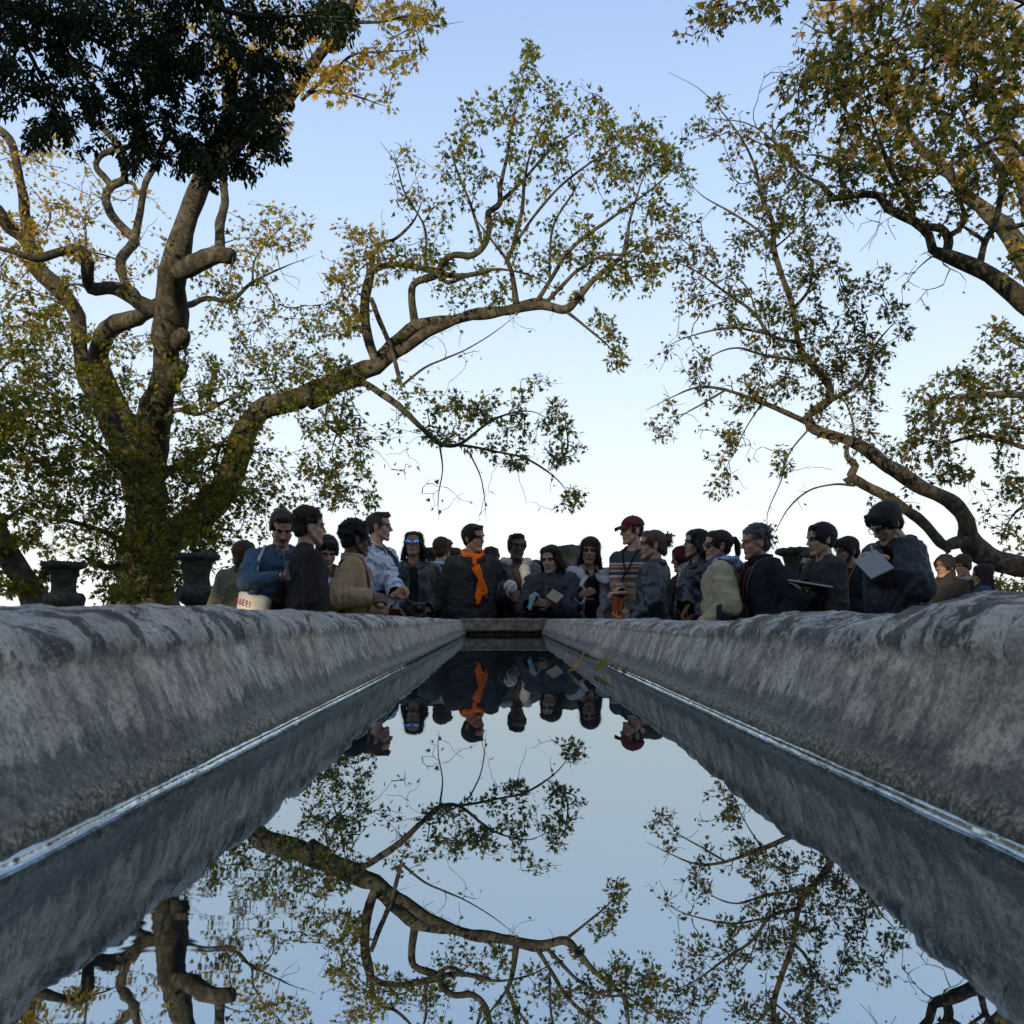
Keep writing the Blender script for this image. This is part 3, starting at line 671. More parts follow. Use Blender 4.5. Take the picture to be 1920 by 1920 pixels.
def right_plane():
    t = Tree(3); L = t.limb; d = 16
    L([(2150,1255,46,16),(2135,1150,34,16),(2080,1100,26,16),(2000,1080,21,16),(1920,1066,18,16),(1868,1056,17,16),(1833,1034,19,16),(1817,1008,17,15.9),(1814,980,15,15.8),(1790,950,13.5,15.7),(1734,914,12.5,15.5),(1675,878,12,15.3),(1627,848,11,15.1),(1576,823,10.5,15),(1520,799,10,14.9),(1514,780,9,14.9),(1535,762,8.5,14.9),(1555,748,8,14.9),(1556,728,7,14.9),(1536,698,6.5,14.9),(1508,666,6,14.9),(1496,635,5.5,14.9),(1483,567,5,14.9),(1465,520,5,14.9),(1450,467,5,14.9),(1449,420,4.4,14.9),(1430,380,4,14.9),(1417,317,3.4,15),(1390,260,2.6,15),(1350,205,2,15),(1310,166,1.5,15),(1253,135,.9,15)])
    L([(1822,1018,12,15.9),(1790,1018,11,15.7),(1768,1022,10,15.5),(1740,990,9.5,15.4),(1714,965,9,15.3),(1655,927,8.5,15.1),(1618,906,8,15),(1597,890,8,14.9),(1606,874,7,14.9),(1588,856,5.5,14.8),(1590,835,4,14.8),(1600,812,3.4,14.7),(1592,770,3,14.7),(1572,734,2.6,14.7)])
    L([(1770,1024,8,15.5),(1778,1034,6,15.4),(1775,1040,2,15.4)]); L([(1600,898,7,15),(1588,900,6,15),(1580,899,2,15)])
    L([(1603,910,2.6,15),(1564,908,2,14.9),(1516,920,1.8,14.8),(1477,955,1.6,14.8),(1450,1005,1,14.8)])
    L([(1516,792,6,14.9),(1477,777,5,14.8),(1429,755,4,14.7),(1358,731,3,14.5),(1306,727,2.4,14.4),(1259,745,1.8,14.3),(1211,769,.9,14.2)])
    L([(1358,733,2.2,14.5),(1318,757,1.8,14.5),(1271,785,1.3,14.4),(1247,817,.8,14.4)])
    L([(1497,642,4,14.9),(1445,627,3.5,14.8),(1413,587,3.2,14.7),(1358,547,2.6,14.6),(1299,505,2,14.5),(1240,485,1,14.4)])
    L([(1437,625,2.6,14.8),(1382,615,2,14.8),(1338,619,1.7,14.8),(1279,635,1.3,14.8),(1239,658,.8,14.8)])
    L([(1500,676,3,14.9),(1437,666,2.4,14.8),(1382,652,2,14.7),(1334,668,1.5,14.7),(1306,700,.9,14.7)])
    L([(1552,752,5,14.9),(1595,730,4,14.9),(1623,706,3.4,15),(1640,650,2.6,15.1),(1680,600,1.6,15.2)])
    L([(1488,578,3.4,14.9),(1516,542,3,14.9),(1522,495,2.5,15),(1508,455,2,15),(1530,400,1.2,15)])
    L([(1445,459,3,14.9),(1421,431,2.6,14.9),(1366,396,2,14.9),(1318,368,1.3,14.9),(1290,340,.9,14.9)])
    L([(1450,467,2,14.9),(1490,430,1.6,15),(1530,370,1.2,15)]); L([(1420,590,2,14.8),(1400,540,1.6,14.8),(1360,500,1.2,14.8)])
    L([(1520,800,2,14.9),(1480,850,1.6,14.8),(1465,900,1.3,14.8),(1440,960,1,14.8),(1440,1000,.8,14.8)])
    L([(1429,755,1.8,14.7),(1400,800,1.3,14.7),(1375,850,1,14.7),(1350,900,.7,14.7)])
    r = [(1510,560,110,60,50),(1560,650,100,60,60),(1430,600,80,60,40),(1330,550,65,45,26),(1490,700,100,50,44),(1590,770,70,60,38),(1400,735,90,35,30),(1240,790,36,45,12),(1360,820,30,50,12),(1350,900,26,45,9),(1430,320,80,60,34),(1370,240,60,35,12),(1350,190,20,20,4,1),(1500,400,80,70,34),(1440,420,80,50,24),(1530,480,60,50,24),(1620,570,50,45,16),(1640,520,35,25,8),(1650,850,60,25,10),(1470,870,24,30,9),(1445,1010,18,28,5),(1300,480,50,30,14),(1690,600,26,40,9),(1280,430,40,30,12),(1300,250,30,25,5),(1620,690,60,50,26),(1380,470,70,40,18),(1270,650,35,30,6,.8),(1310,690,30,35,8),(1680,940,60,14,4),(1330,830,40,40,6,.3),(1480,330,60,60,20)]
    t.grow([(*q[:5], 14.9, .8, *(q[5:] or [1])) for q in r], per=1.8, maxr=2.3, step=.10)
    b = [(1420,850,50,50,8),(1280,760,60,40,7),(1250,700,40,30,6),(1400,900,30,50,5),(1300,600,50,40,7),(1480,940,30,60,4),(1560,860,40,30,3)]
    t.grow([(*q, 14.7, .5, .08) for q in b], maxr=1.8, step=.1, jit=.12)
    t.build('plane_tree', 'slender leaning plane tree reaching left from behind the right-hand people', 'tree', W(2150,1156,16) - Vector((0,0,CZ)), M['bark'], M['leaf'], LEAF,
            balls=120, n_per=6.5, size=(.058,.102), reach=.5, palette=PALR, tuft=.10, warm=lambda P: (P[:,2]-9.2)/3)  # top leaves coloured gold as if sunlit
def far_right_plane():
    t = Tree(4); L = t.limb
    L([(2260,1220,34,22),(2250,1000,30,22),(2180,860,26,22),(2080,790,16,21.5),(1990,755,9,21),(1920,742,7,21),(1850,738,5,21),(1790,745,3,21),(1740,760,1.6,21)])
    L([(2060,800,9,21.5),(1990,850,6,21),(1920,838,5,21),(1870,822,4.5,21),(1833,817,4,21),(1777,832,3,21),(1746,856,1.8,21)])
    L([(1990,850,5,21),(1950,930,4,21),(1905,960,2.5,21),(1880,1000,1.4,21)]); L([(2060,790,7,21.5),(1980,690,5,21),(1900,640,3,21),(1860,610,1.6,21)])
    L([(2200,950,12,22),(2050,1060,8,21.5),(1960,1090,4,21.3),(1890,1110,2,21)])
    L([(2180,870,14,22),(2200,700,12,22),(2150,500,9,22)])
    r = [(1870,700,80,50,36),(1780,750,80,50,36),(1860,780,80,45,44),(1740,830,45,35,16),(1780,890,45,22,14),(1895,870,26,70,20),(1720,900,30,30,7,.6),(1900,1010,26,40,9),(1880,630,40,30,12),(1890,1105,45,26,20),(1720,780,40,50,12),(1850,920,50,30,8,.4),(2050,700,120,120,80),(1830,960,30,30,5,.4)]
    t.grow([(*q[:5], 21, 1.2, *(q[5:] or [1])) for q in r], per=2.0, maxr=3.2, step=.14)
    t.build('plane_tree', 'distant plane tree crown at the right edge, beyond the leaning tree', 'tree', W(2260,1156,22) - Vector((0,0,CZ)), M['bark'], M['leaf'], LEAF, n_per=7, size=(.10,.165), reach=.7, palette=PALR, tuft=.13)
def near_right_plane():
    t = Tree(5); L = t.limb
    L([(2750,1300,90,12.5),(2720,1000,70,12.5),(2600,800,50,12.5),(2350,700,34,12.5),(2100,640,24,12.5),(1980,595,19,12.5),(1920,562,17,12.5),(1872,524,16.5,12.4),(1825,499,15,12.3),(1785,480,14,12.2),(1762,472,11,12.1),(1750,466,9,12.1),(1742,440,7.5,12),(1714,414,7.5,12),(1667,392,7,12),(1647,366,6.5,12),(1607,364,6,12),(1566,371,5.5,12),(1540,344,5,12),(1500,325,4.5,12),(1473,289,4,12),(1437,253,3.2,12),(1397,230,2.4,12),(1330,222,1.2,12)])
    L([(1775,472,9,12.2),(1781,447,8.5,12.2),(1765,427,7,12.1),(1734,424,6,12.0)])
    L([(1783,440,6,12.2),(1800,428,5,12.2),(1809,404,4.5,12.2),(1793,356,3.5,12.1),(1785,300,2.5,12)])
    L([(1837,494,7,12.3),(1849,451,6.5,12.4),(1868,416,6,12.5),(1880,329,6,12.6),(1852,280,5.5,12.7),(1809,222,4,12.8),(1790,170,3,12.8)])
    L([(1858,430,5,12.4),(1896,427,5,12.5),(1950,415,5,12.6)]); L([(1849,451,4,12.4),(1830,440,3.4,12.2),(1800,420,3,12)])
    L([(1712,405,5,12),(1700,370,4.5,11.9),(1675,329,4,11.8),(1647,257,3.2,11.7),(1623,186,2.2,11.6)])
    L([(1600,366,4.4,12),(1578,342,4,12.1),(1572,308,3.4,12.2),(1540,293,2.5,12.3),(1500,290,1.5,12.3)])
    L([(2500,760,30,12.5),(2300,500,22,11.8),(2150,300,16,11),(2050,200,10,10.5),(1960,110,7,10.2),(1920,95,5.5,10),(1850,88,4.4,10),(1793,91,3.8,10),(1714,99,3,10),(1655,131,2.2,10)])
    L([(2060,190,8,10.4),(1920,121,4.4,10.2),(1872,150,3.6,10.2),(1813,186,3.2,10.2),(1770,226,2.8,10.2),(1750,269,2.4,10.2),(1706,309,1.5,10.2)])
    L([(2200,400,10,11.5),(2050,330,8,11.3),(1940,300,6,11),(1880,260,4.5,10.9),(1800,300,3,10.8),(1700,370,2,10.7)])
    L([(2150,300,10,11),(2000,60,7,10),(1850,-20,5,9.7),(1700,-30,4,9.5),(1560,0,3,9.4),(1450,-15,2.4,9.3),(1380,10,2,9.3),(1320,20,1.3,9.3)])
    L([(1640,-10,2.5,9.5),(1560,60,2.2,9.5),(1500,40,1.4,9.5)])
    L([(1930,520,7,12.6),(1990,470,8,12.8),(2080,420,8,13)])
    r = [(1700,120,180,100,200),(1830,60,110,70,120),(1600,200,110,80,90),(1830,230,100,80,80),(1500,180,50,60,20),(1560,50,60,60,26),(1480,240,50,40,14),(1520,130,60,50,26),(1900,160,60,80,50),(1740,10,160,30,70)]
    t.grow([(*q, 10.2, .8) for q in r], per=1.0, maxr=2.5, step=.11)
    r = [(1660,300,120,60,60),(1850,380,80,60,44),(1750,330,90,50,40),(1620,350,60,40,20),(1480,280,50,30,16),(1540,360,50,30,14),(1900,460,30,60,12,.7),(1700,380,60,30,16),(1580,300,60,40,22),(1760,400,60,30,14),(1860,300,60,50,26)]
    t.grow([(*q[:5], 12, .8, *(q[5:] or [1])) for q in r], per=1.1, maxr=2.5, step=.12)
    r = [(1335,10,55,16,12),(1310,55,26,18,6),(1360,38,40,16,7),(1440,14,34,14,6)]
    t.grow([(*q, 9.3, .3) for q in r], per=1.2, maxr=1.6, step=.09)
    b = [(1640,440,50,40,9),(1720,500,60,40,9),(1700,560,50,50,7),(1440,130,60,30,6),(1600,420,40,20,4),(1780,540,40,40,3)]
    t.grow([(*q, 12, .3, .05) for q in b], maxr=2, step=.09, jit=.12)
    t.build('plane_tree', 'plane tree whose thick limb and dense crown enter at the upper right', 'tree', W(2750,1156,12.5) - Vector((0,0,CZ)), M['bark'], M['leaf'], LEAF,
            balls=150, n_per=5, size=(.064,.112), reach=.5, palette=PALR, tuft=.10)
def far_golden_plane():
    t = Tree(6); L = t.limb
    L([(2150,1200,40,27),(2080,900,34,27),(2020,650,26,27),(1900,450,16,27),(1780,330,10,27),(1690,230,6,27),(1640,150,3,27)])
    L([(1980,560,14,27),(1900,300,10,27),(1840,120,6,27),(1800,20,3,27)]); L([(1780,330,6,27),(1660,310,4,27),(1580,290,2,27)])
    L([(2050,700,10,27),(1990,620,7,27),(1930,480,4,27)])
    L([(1690,230,4,27),(1640,80,3,27),(1570,10,2,27)])
    r = [(1620,270,80,60,34),(1690,320,60,50,26),(1650,130,60,60,22),(1800,120,120,100,60),(1900,60,40,60,30),(1580,20,80,30,26),(1860,300,80,90,40),(1915,480,20,40,10),(1930,250,60,120,40),(1700,200,60,60,24)]
    t.grow([(*q, 27, 1.5) for q in r], per=1.0, maxr=4, step=.22)
    t.build('plane_tree', 'far plane tree, sunlit gold painted into its leaves, behind the upper-right crown', 'tree', W(2150,1156,27) - Vector((0,0,CZ)), M['bark'], M['leaf'], LEAF, n_per=9, size=(.14,.21), reach=.8, palette=PALR, tuft=.16, warm=lambda P: np.full(len(P), .8))  # whole crown coloured gold to stand for low sun on it
def evergreen():
    t = Tree(7); L = t.limb; d = 7.6
    L([(-1500,1400,95,8.2),(-1480,1000,70,8.2),(-1350,500,56,8.1),(-1000,100,40,8),(-600,-120,26,7.9),(-250,-80,16,7.8),(-60,-20,12,7.7),(100,40,9,7.6),(240,110,6,7.6),(360,200,4,7.6),(440,280,2,7.6)])
    L([(-250,-90,12,7.8),(0,-120,10,7.6),(250,-60,8,7.4),(420,20,6,7.3),(560,30,4,7.3),(650,10,2,7.3)])
    L([(-60,-20,7,7.7),(30,60,5,7.6),(80,150,3.5,7.5),(110,220,2,7.5)]); L([(420,20,4,7.3),(460,120,3,7.3),(500,220,2,7.3)])
    L([(240,110,4,7.6),(260,200,3,7.5),(250,280,1.5,7.5)]); L([(-60,-20,6,7.7),(-30,80,4,7.6),(0,180,2,7.6)])
    r = [(20,60,50,80,60),(60,30,120,60,80),(12,170,35,60,30),(120,150,65,95,66),(95,245,50,34,30),(60,262,26,18,8),(220,100,120,110,170),(330,180,120,115,165),(420,250,95,70,110),(400,60,110,90,130),(490,190,62,80,64),(560,30,95,50,66),(300,280,80,44,40),(370,318,50,26,22),(630,40,50,45,26),(520,130,50,50,28),(210,215,60,50,30),(450,325,40,22,14),(200,20,160,40,80),(510,270,36,34,14),(150,275,26,14,5),(400,345,22,14,5),(250,310,24,18,6)]
    t.grow([(*q, d, .45) for q in r], per=.95, maxr=2.2, step=.10, sag=.1)
    pal = [(.006,.013,.004),(.010,.021,.006),(.016,.031,.009),(.024,.042,.012)]
    t.build('evergreen_tree', 'dark evergreen tree hanging its dense boughs into the top left', 'tree', W(-1500,1156,8.2) - Vector((0,0,CZ)), M['bark_dark'], M['leaf_ever'], OVAL, n_per=26, size=(.036,.062), reach=.46, palette=pal, droop=.9, tuft=.05, flat=.3)
if not globals().get("NOTREES"): left_plane(); far_left_plane(); right_plane(); far_right_plane(); near_right_plane(); far_golden_plane(); evergreen()
# ------------------------------------------------------------------ stone urns, mossy boulder, floating leaves, shade hedge added behind the viewpoint
def mat_urn():
    s = NB('mossy_stone'); co = s.coords('Object')
    n = s.noise(co, 9, 6, .65); f = s.noise(co, 60, 5, .7)
    c = s.ramp(n, [(.3,(.016,.019,.017)),(.5,(.040,.045,.038)),(.7,(.085,.092,.08))])
    c = s.mix(s.ramp(s.noise(co, 5, 5, .6), [(.45,0),(.62,.75)]), c, (.022,.030,.014))
    c = s.mix(s.math('MULTIPLY', s.ramp(f, [(.3,1),(.6,0)]), .5), c, (.02,.022,.02))
    s.set(Base_Color=c, Roughness=.92, Normal=s.bump(s.math('ADD', n, f), .9, .02), Specular_IOR_Level=.2); return s.m
M['urn'] = mat_urn()
def revolve(prof, ns, fn=None):
    prof = np.array(prof, float); A = np.arange(ns)*2*pi/ns; n = len(prof)
    V = np.zeros((n, ns, 3))
    for i, (r, z) in enumerate(prof):
        rr = np.full(ns, r)
        if fn: rr = rr*fn(A, z, r)
        V[i,:,0] = rr*np.cos(A); V[i,:,1] = rr*np.sin(A); V[i,:,2] = z
    i = (np.arange(n-1)[:,None]*ns + np.arange(ns)[None,:]); j = (np.arange(n-1)[:,None]*ns + (np.arange(ns)[None,:]+1)%ns)
    return V.reshape(-1,3), np.stack([i.ravel(), j.ravel(), (j+ns).ravel(), (i+ns).ravel()], 1)
def fine(prof, step=.012):
    p = np.array(prof, float); s = np.r_[0, np.cumsum(np.hypot(*np.diff(p,axis=0).T))]; u = np.unique(np.concatenate([np.arange(0, s[-1], step), s]))
    return np.stack([np.interp(u, s, p[:,0]), np.interp(u, s, p[:,1])], 1)
def make_urn(px, ytop, d, label, seed=0):
    top = W(px, ytop, d); z = top[2]; R0 = .305
    root = empty('stone_urn', (top[0], top[1], z-1.02)); tag(root, label, 'urn', 'carved stone urns on the terrace wall')
    def mk(name, prof, fn, amp=.010):
        V, F = revolve(fine(prof), 96, fn); V[:,:2] *= 1.0
        n = fbm(V+seed*3.1, 9, 4, seed)*amp; rad = V*np.array([1,1,0]); L = np.linalg.norm(rad,axis=1)[:,None]+1e-6
        V = V + rad/L*n[:,None] + np.array([0,0,1])*(fbm(V+9, 14, 3, seed+2)*amp*.6)[:,None]
        link(name, npmesh(name, V, F), M['urn'], root)
    mk('rim', [(.17,.93),(.215,.90),(.235,.905),(.285,.925),(.310,.955),(.305,.99),(.275,1.012),(.235,1.0),(.20,.97),(.17,.93)], lambda A,z,r: 1+.05*np.cos(A*14)*(r>.24), .014)
    mk('neck', [(.10,.93),(.215,.905),(.205,.86),(.185,.80),(.172,.70),(.168,.60),(.17,.57),(.185,.55)], lambda A,z,r: 1+.045*np.abs(np.sin(A*12))-.02)
    mk('bowl', [(.185,.555),(.225,.545),(.262,.52),(.285,.47),(.285,.43),(.262,.37),(.215,.31),(.15,.27),(.10,.25)], lambda A,z,r: 1+.055*np.abs(np.sin(A*8))**.7, .012)
    mk('foot', [(.095,.26),(.085,.22),(.10,.18),(.16,.15),(.19,.13),(.20,.08),(.205,.0),(.0,.0)], None)
    # pedestal the urn stands on, reaching the terrace
    return root
def pedestal(u, label):
    x, y, zt = u.location; h = zt+.12
    prof = [(.30,h),(.33,h-.02),(.33,h-.08),(.27,h-.12),(.25,h-.16),(.25,.22),(.28,.18),(.33,.12),(.33,.0)]
    V, F = revolve(fine(prof, .03), 4); c = cos(pi/4); a = V.copy(); V[:,0] = (a[:,0]-a[:,1])*c*1.25; V[:,1] = (a[:,0]+a[:,1])*c*1.25
    n = len(fine(prof, .03)); F = [list(f) for f in F]+[[3,2,1,0]]
    V = np.concatenate([V[:4]*np.array([1,1,1]), V[4:]]); o = link('pedestal', npmesh('pedestal', V, F), M['urn'], None, False); o.location = (x, y, -.12); tag(o, label, 'pedestal', 'square pedestals under the urns')
urns = [(120,1053,13.6,'left'),(370,1037,12.9,'second'),(827,1027,13.4,'mid'),(1497,1027,13.0,'right')]
LB = ['carved stone urn farthest left, in front of the foot of the big tree','carved stone urn beside the person in the olive quilted jacket','carved stone urn rim just visible behind the brown-haired person in the rugby shirt','carved stone urn behind the grey-haired man and the black-haired man with a book']
PB = ['square stone pedestal under the farthest left urn','square stone pedestal under the urn by the olive jacket','square stone pedestal under the urn behind the rugby shirt','square stone pedestal under the urn right of the grey-haired man']
for i, (u, l, pl) in enumerate(zip(urns, LB, PB)): pedestal(make_urn(*u[:3], l, i+1), pl)
def boulder():
    d = 12.6; c = W(1076, 1075, d); V, F = _icosphere(5)
    P = V*np.array([.36,.32,.52]); rad = 1+.10*fbm(V, 1.6, 3, 4)+.06*fbm(V, 5, 3, 8); P = P*rad[:,None]; P[:,2] = np.where(P[:,2] > .30, .30+(P[:,2]-.30)*.55, P[:,2])
    base = np.array([c[0], c[1], -.12]); P = P+np.array([0,0,c[2]-base[2]-.02]); 
    low = P[:,2] < .9; P[:,2] = np.where(low, P[:,2]-(.9-P[:,2])*1.5, P[:,2])
    P = P + fbm(P, 12, 3, 2)[:,None]*.010
    o = link('mossy_boulder', npmesh('mossy_boulder', P, F), M['urn']); o.location = base; tag(o, 'rounded mossy boulder behind the woman in the grey coat', 'boulder')
def _icosphere(sub):
    bm = bmesh.new(); bmesh.ops.create_icosphere(bm, subdivisions=sub, radius=1.0)
    V = np.array([v.co[:] for v in bm.verts]); F = np.array([[v.index for v in f.verts] for f in bm.faces]); bm.free(); return V, F
boulder()
# fallen leaves on the water and the rim
def fallen(x, y, z, size, rz, tilt, col, label, curl=1.5, group='fallen plane leaves'):
    V0, F0 = LEAF; V = V0.copy(); V[:,2] = -V[:,2]*curl + .10*V[:,1]**2
    # finer: keep the outline, add a stalk
    st = np.array([[-.012,0,0],[.012,0,0],[.008,-.45,.10],[-.008,-.45,.10]]); F = [list(f) for f in F0]; n = len(V); V = np.concatenate([V, st]); F.append([n, n+1, n+2, n+3])
    V = V*size; me = npmesh('fallen_leaf', V, F); set_col(me, np.tile(np.array(col), (len(V),1))*RNG.uniform(.8,1.2,(len(V),1)))
    o = link('fallen_leaf', me, M['leaf'], None, False); o.location = (x,y,z); o.rotation_euler = (R(tilt[0]), R(tilt[1]), R(rz)); tag(o, label, 'leaf', group)
def wpt(px, py):      # point on the water surface
    d = FPX*(CZ-WATER)/(py-1156); return (px-941)*d/FPX, d
x, y = wpt(1075, 1262); fallen(x, y, WATER+.008, .085, -70, (38,-24), (.30,.18,.06), 'curled brown and yellow leaf floating near the far right of the water')
x, y = wpt(1115, 1262); fallen(x, y, WATER+.006, .080, -95, (24,16), (.24,.20,.03), 'yellow-green leaf floating right of the curled brown leaf')
x, y = wpt(1150, 1258); fallen(x+.045, y, WATER+.018, .060, -100, (55,0), (.10,.035,.015), 'dark red-brown leaf stuck upright at the right water edge')
x = (1207-941)*3.4/FPX; fallen(WR+.13, 3.5, WATER+.140, .055, 30, (15,10), (.24,.12,.03), 'small dry leaf lying on the right rim of the trough')
# tall unseen hedge added behind the viewpoint to shade the table and the crowd
def hedge():
    rng = np.random.default_rng(5); n = 44000
    pos = []; 
    u = rng.uniform(-30, 16, n*2); z = rng.uniform(0, 1, n*2)
    H = 12.4 + 1.0*np.sin(u*.35+1) + .8*np.sin(u*.83) + vnoise(np.stack([u,u*0,u*0],1), .9, 3)*1.0 - 4.6*np.clip((-19.8-u)/2,0,1)*1.25
    P = np.stack([u, -12.5 + rng.normal(0,.8,n*2), z*H], 1)
    hole = fbm(P*np.array([1,.2,1]), .33, 2, 9); keep = (hole < np.where(P[:,0] < -19.5, .15, np.where((P[:,0] > -14)&(P[:,0] < -7.5)&(P[:,2] > 5.5), .12, .50))) | ((P[:,0] > -8)&(P[:,0] < 3)&(hole < .9)) | (z > .985)  # gaps cut so sun dapples fall on the crowd and the left tree
    P = P[keep][:n]; m = len(P)
    ax = rng.normal(0,1,(m,3)); no = rng.normal(0,1,(m,3)); sz = rng.uniform(.35,.75,m); col = np.array([.02,.035,.012])*rng.uniform(.5,1.6,(m,1))
    root = empty('shade_hedge', (-7,-12.5,0)); tag(root, 'tall dark hedge added unseen behind the viewpoint to shade the garden', 'hedge')
    link('foliage', leaves_mesh('foliage', P, ax, no, sz, col, OVAL, (-7,-12.5,0)), M['leaf_ever'], root, smooth=False)
    st = [np.array([[x,-12.5,-.1,.16],[x+.1,-12.5,2,.12],[x+rng.normal(0,.3),-12.4,6,.05]])-np.array([-7,-12.5,0,0]) for x in np.arange(-29,16,2.2)]
    for s_ in st: link('stem', tube_mesh('stem', [s_], 8), M['bark_dark'], root)
hedge()
# ------------------------------------------------------------------ figures
GZ = -0.10
_ico_cache = {}
def _ico(sub):
    if sub not in _ico_cache:
        bm = bmesh.new(); bmesh.ops.create_icosphere(bm, subdivisions=sub, radius=1.0)
        V = np.array([v.co[:] for v in bm.verts]); F = np.array([[v.index for v in f.verts] for f in bm.faces]); bm.free()
        _ico_cache[sub] = (V, F)
    return _ico_cache[sub]
def cap(p0, p1, r0, r1=None, sq=None):
    """round cone between two points; sq=(sx,sy,sz) squashes the section in local axes"""
    r1 = r0 if r1 is None else r1
    V, F = _ico(2); p0 = np.array(p0, float); p1 = np.array(p1, float)
    ax = p1-p0; L = np.linalg.norm(ax); ax = ax/L if L > 1e-6 else np.array([0,0,1.])
    h = V@ax; up = h > 0
    N = V if sq is None else V*np.array(sq)
    P = np.where(up[:,None], p1+N*r1, p0+N*r0)
    return P, F
def ell(c, r, rot=None, sub=3):
    V, F = _ico(sub); P = V*np.array(r)
    if rot is not None: P = P@np.array(rot).T
    return P+np.array(c, float), F
def merge(prims):
    VV, FF, o = [], [], 0
    for V, F in prims: VV.append(V); FF.append(F+o); o += len(V)
    return np.concatenate(VV), np.concatenate(FF)
def xf(prims, fn): return [(fn(V), F) for V, F in prims]
def remesh(prims, voxel, smooth=2, factor=.5):
    V, F = merge(prims)
    me = npmesh('t', V, F); ob = bpy.data.objects.new('t', me); COL.objects.link(ob)
    m = ob.modifiers.new('r', 'REMESH'); m.mode = 'VOXEL'; m.voxel_size = voxel
    if smooth: k = ob.modifiers.new('s', 'SMOOTH'); k.iterations = smooth; k.factor = factor
    dg = bpy.context.evaluated_depsgraph_get(); ev = ob.evaluated_get(dg); em = ev.to_mesh()
    n = len(em.vertices); P = np.empty(n*3, np.float32); em.vertices.foreach_get('co', P); P = P.reshape(-1,3).astype(float)
    Q = np.empty(len(em.loops), np.int32); em.loops.foreach_get('vertex_index', Q)
    N = np.empty(n*3, np.float32); em.vertices.foreach_get('normal', N); N = N.reshape(-1,3).astype(float)
    F = Q.reshape(-1,4) if len(Q) == 4*len(em.polygons) else None
    if F is None: F = np.array([list(p.vertices)[:4] if len(p.vertices)>=4 else list(p.vertices)+[p.vertices[-1]] for p in em.polygons])
    ev.to_mesh_clear(); bpy.data.objects.remove(ob); bpy.data.meshes.remove(me)
    return P, F, N
def mesh_from(name, V, F, C=None, solid=0):
    me = npmesh(name, V, np.asarray(F))
    if C is not None: set_col(me, C)
    return me
def rot_xyz(pitch, yaw, roll):
    """pitch > 0 looks down, yaw > 0 turns towards +X (their left), figure faces -Y"""
    a, b, c = R(pitch), R(yaw), R(roll)
    Rx = np.array([[1,0,0],[0,cos(a),-sin(a)],[0,sin(a),cos(a)]])
    Rz = np.array([[cos(b),-sin(b),0],[sin(b),cos(b),0],[0,0,1]])
    Ry = np.array([[cos(c),0,sin(c)],[0,1,0],[-sin(c),0,cos(c)]])
    return Rz@Rx@Ry
# --- materials
def mat_skin():
    s = NB('skin'); c = s.attr('col', 'Color')
    n = s.noise(s.coords('Object'), 120, 3, .6)
    s.set(Base_Color=s.mix(s.math('MULTIPLY', n, .25), c, s.mix(.5, c, (.12,.04,.03))), Roughness=.52, Specular_IOR_Level=.35, Subsurface_Weight=.06, Normal=s.bump(n, .15, .002))
    s.b.inputs['Subsurface Radius'].default_value = (.6,.25,.15); s.b.inputs['Subsurface Scale'].default_value = .01
    return s.m
def mat_cloth(name, c, rough=.9, spec=.15, weave=260, var=.25, bump=.25, sheen=.0, metallic=0):
    s = NB(name); co = s.coords('Object')
    n = s.noise(co, 7, 5, .65); f = s.noise(co, weave, 2, .6)
    b = s.mix(s.math('MULTIPLY', s.ramp(n, [(.3,1),(.7,0)]), var*2), c, tuple(x*.5 for x in c))
    b = s.mix(s.math('MULTIPLY', f, var), b, tuple(min(1, x*1.6+.005) for x in c))
    s.set(Base_Color=b, Roughness=rough, Specular_IOR_Level=spec, Sheen_Weight=sheen, Metallic=metallic,
          Normal=s.bump(s.math('ADD', s.math('MULTIPLY', f, .35), s.noise(co, 26, 4, .6)), bump, .006))
    return s.m
def mat_leather(name, c):
    s = NB(name); co = s.coords('Object'); n = s.noise(co, 22, 5, .7, .6)
    s.set(Base_Color=s.mix(s.ramp(n, [(.35,0),(.7,.5)]), c, tuple(x*2.2+.004 for x in c)), Roughness=s.ramp(n, [(.3,.32),(.7,.5)]), Specular_IOR_Level=.45, Normal=s.bump(n, .5, .008)); return s.m
def mat_hair(name, c, rough=.6):
    s = NB(name); co = s.coords('Object', (1,1,.25)); n = s.noise(co, 120, 3, .7)
    s.set(Base_Color=s.mix(n, tuple(x*.45 for x in c), tuple(x*1.5 for x in c)), Roughness=rough, Specular_IOR_Level=.18, Normal=s.bump(n, .7, .005)); return s.m
def mat_plain(name, c, rough=.5, spec=.5, metallic=0, emit=None):
    s = NB(name); n = s.noise(s.coords('Object'), 60, 3, .6)
    s.set(Base_Color=s.mix(s.math('MULTIPLY', n, .3), c, tuple(x*.7 for x in c)), Roughness=rough, Specular_IOR_Level=spec, Metallic=metallic); return s.m
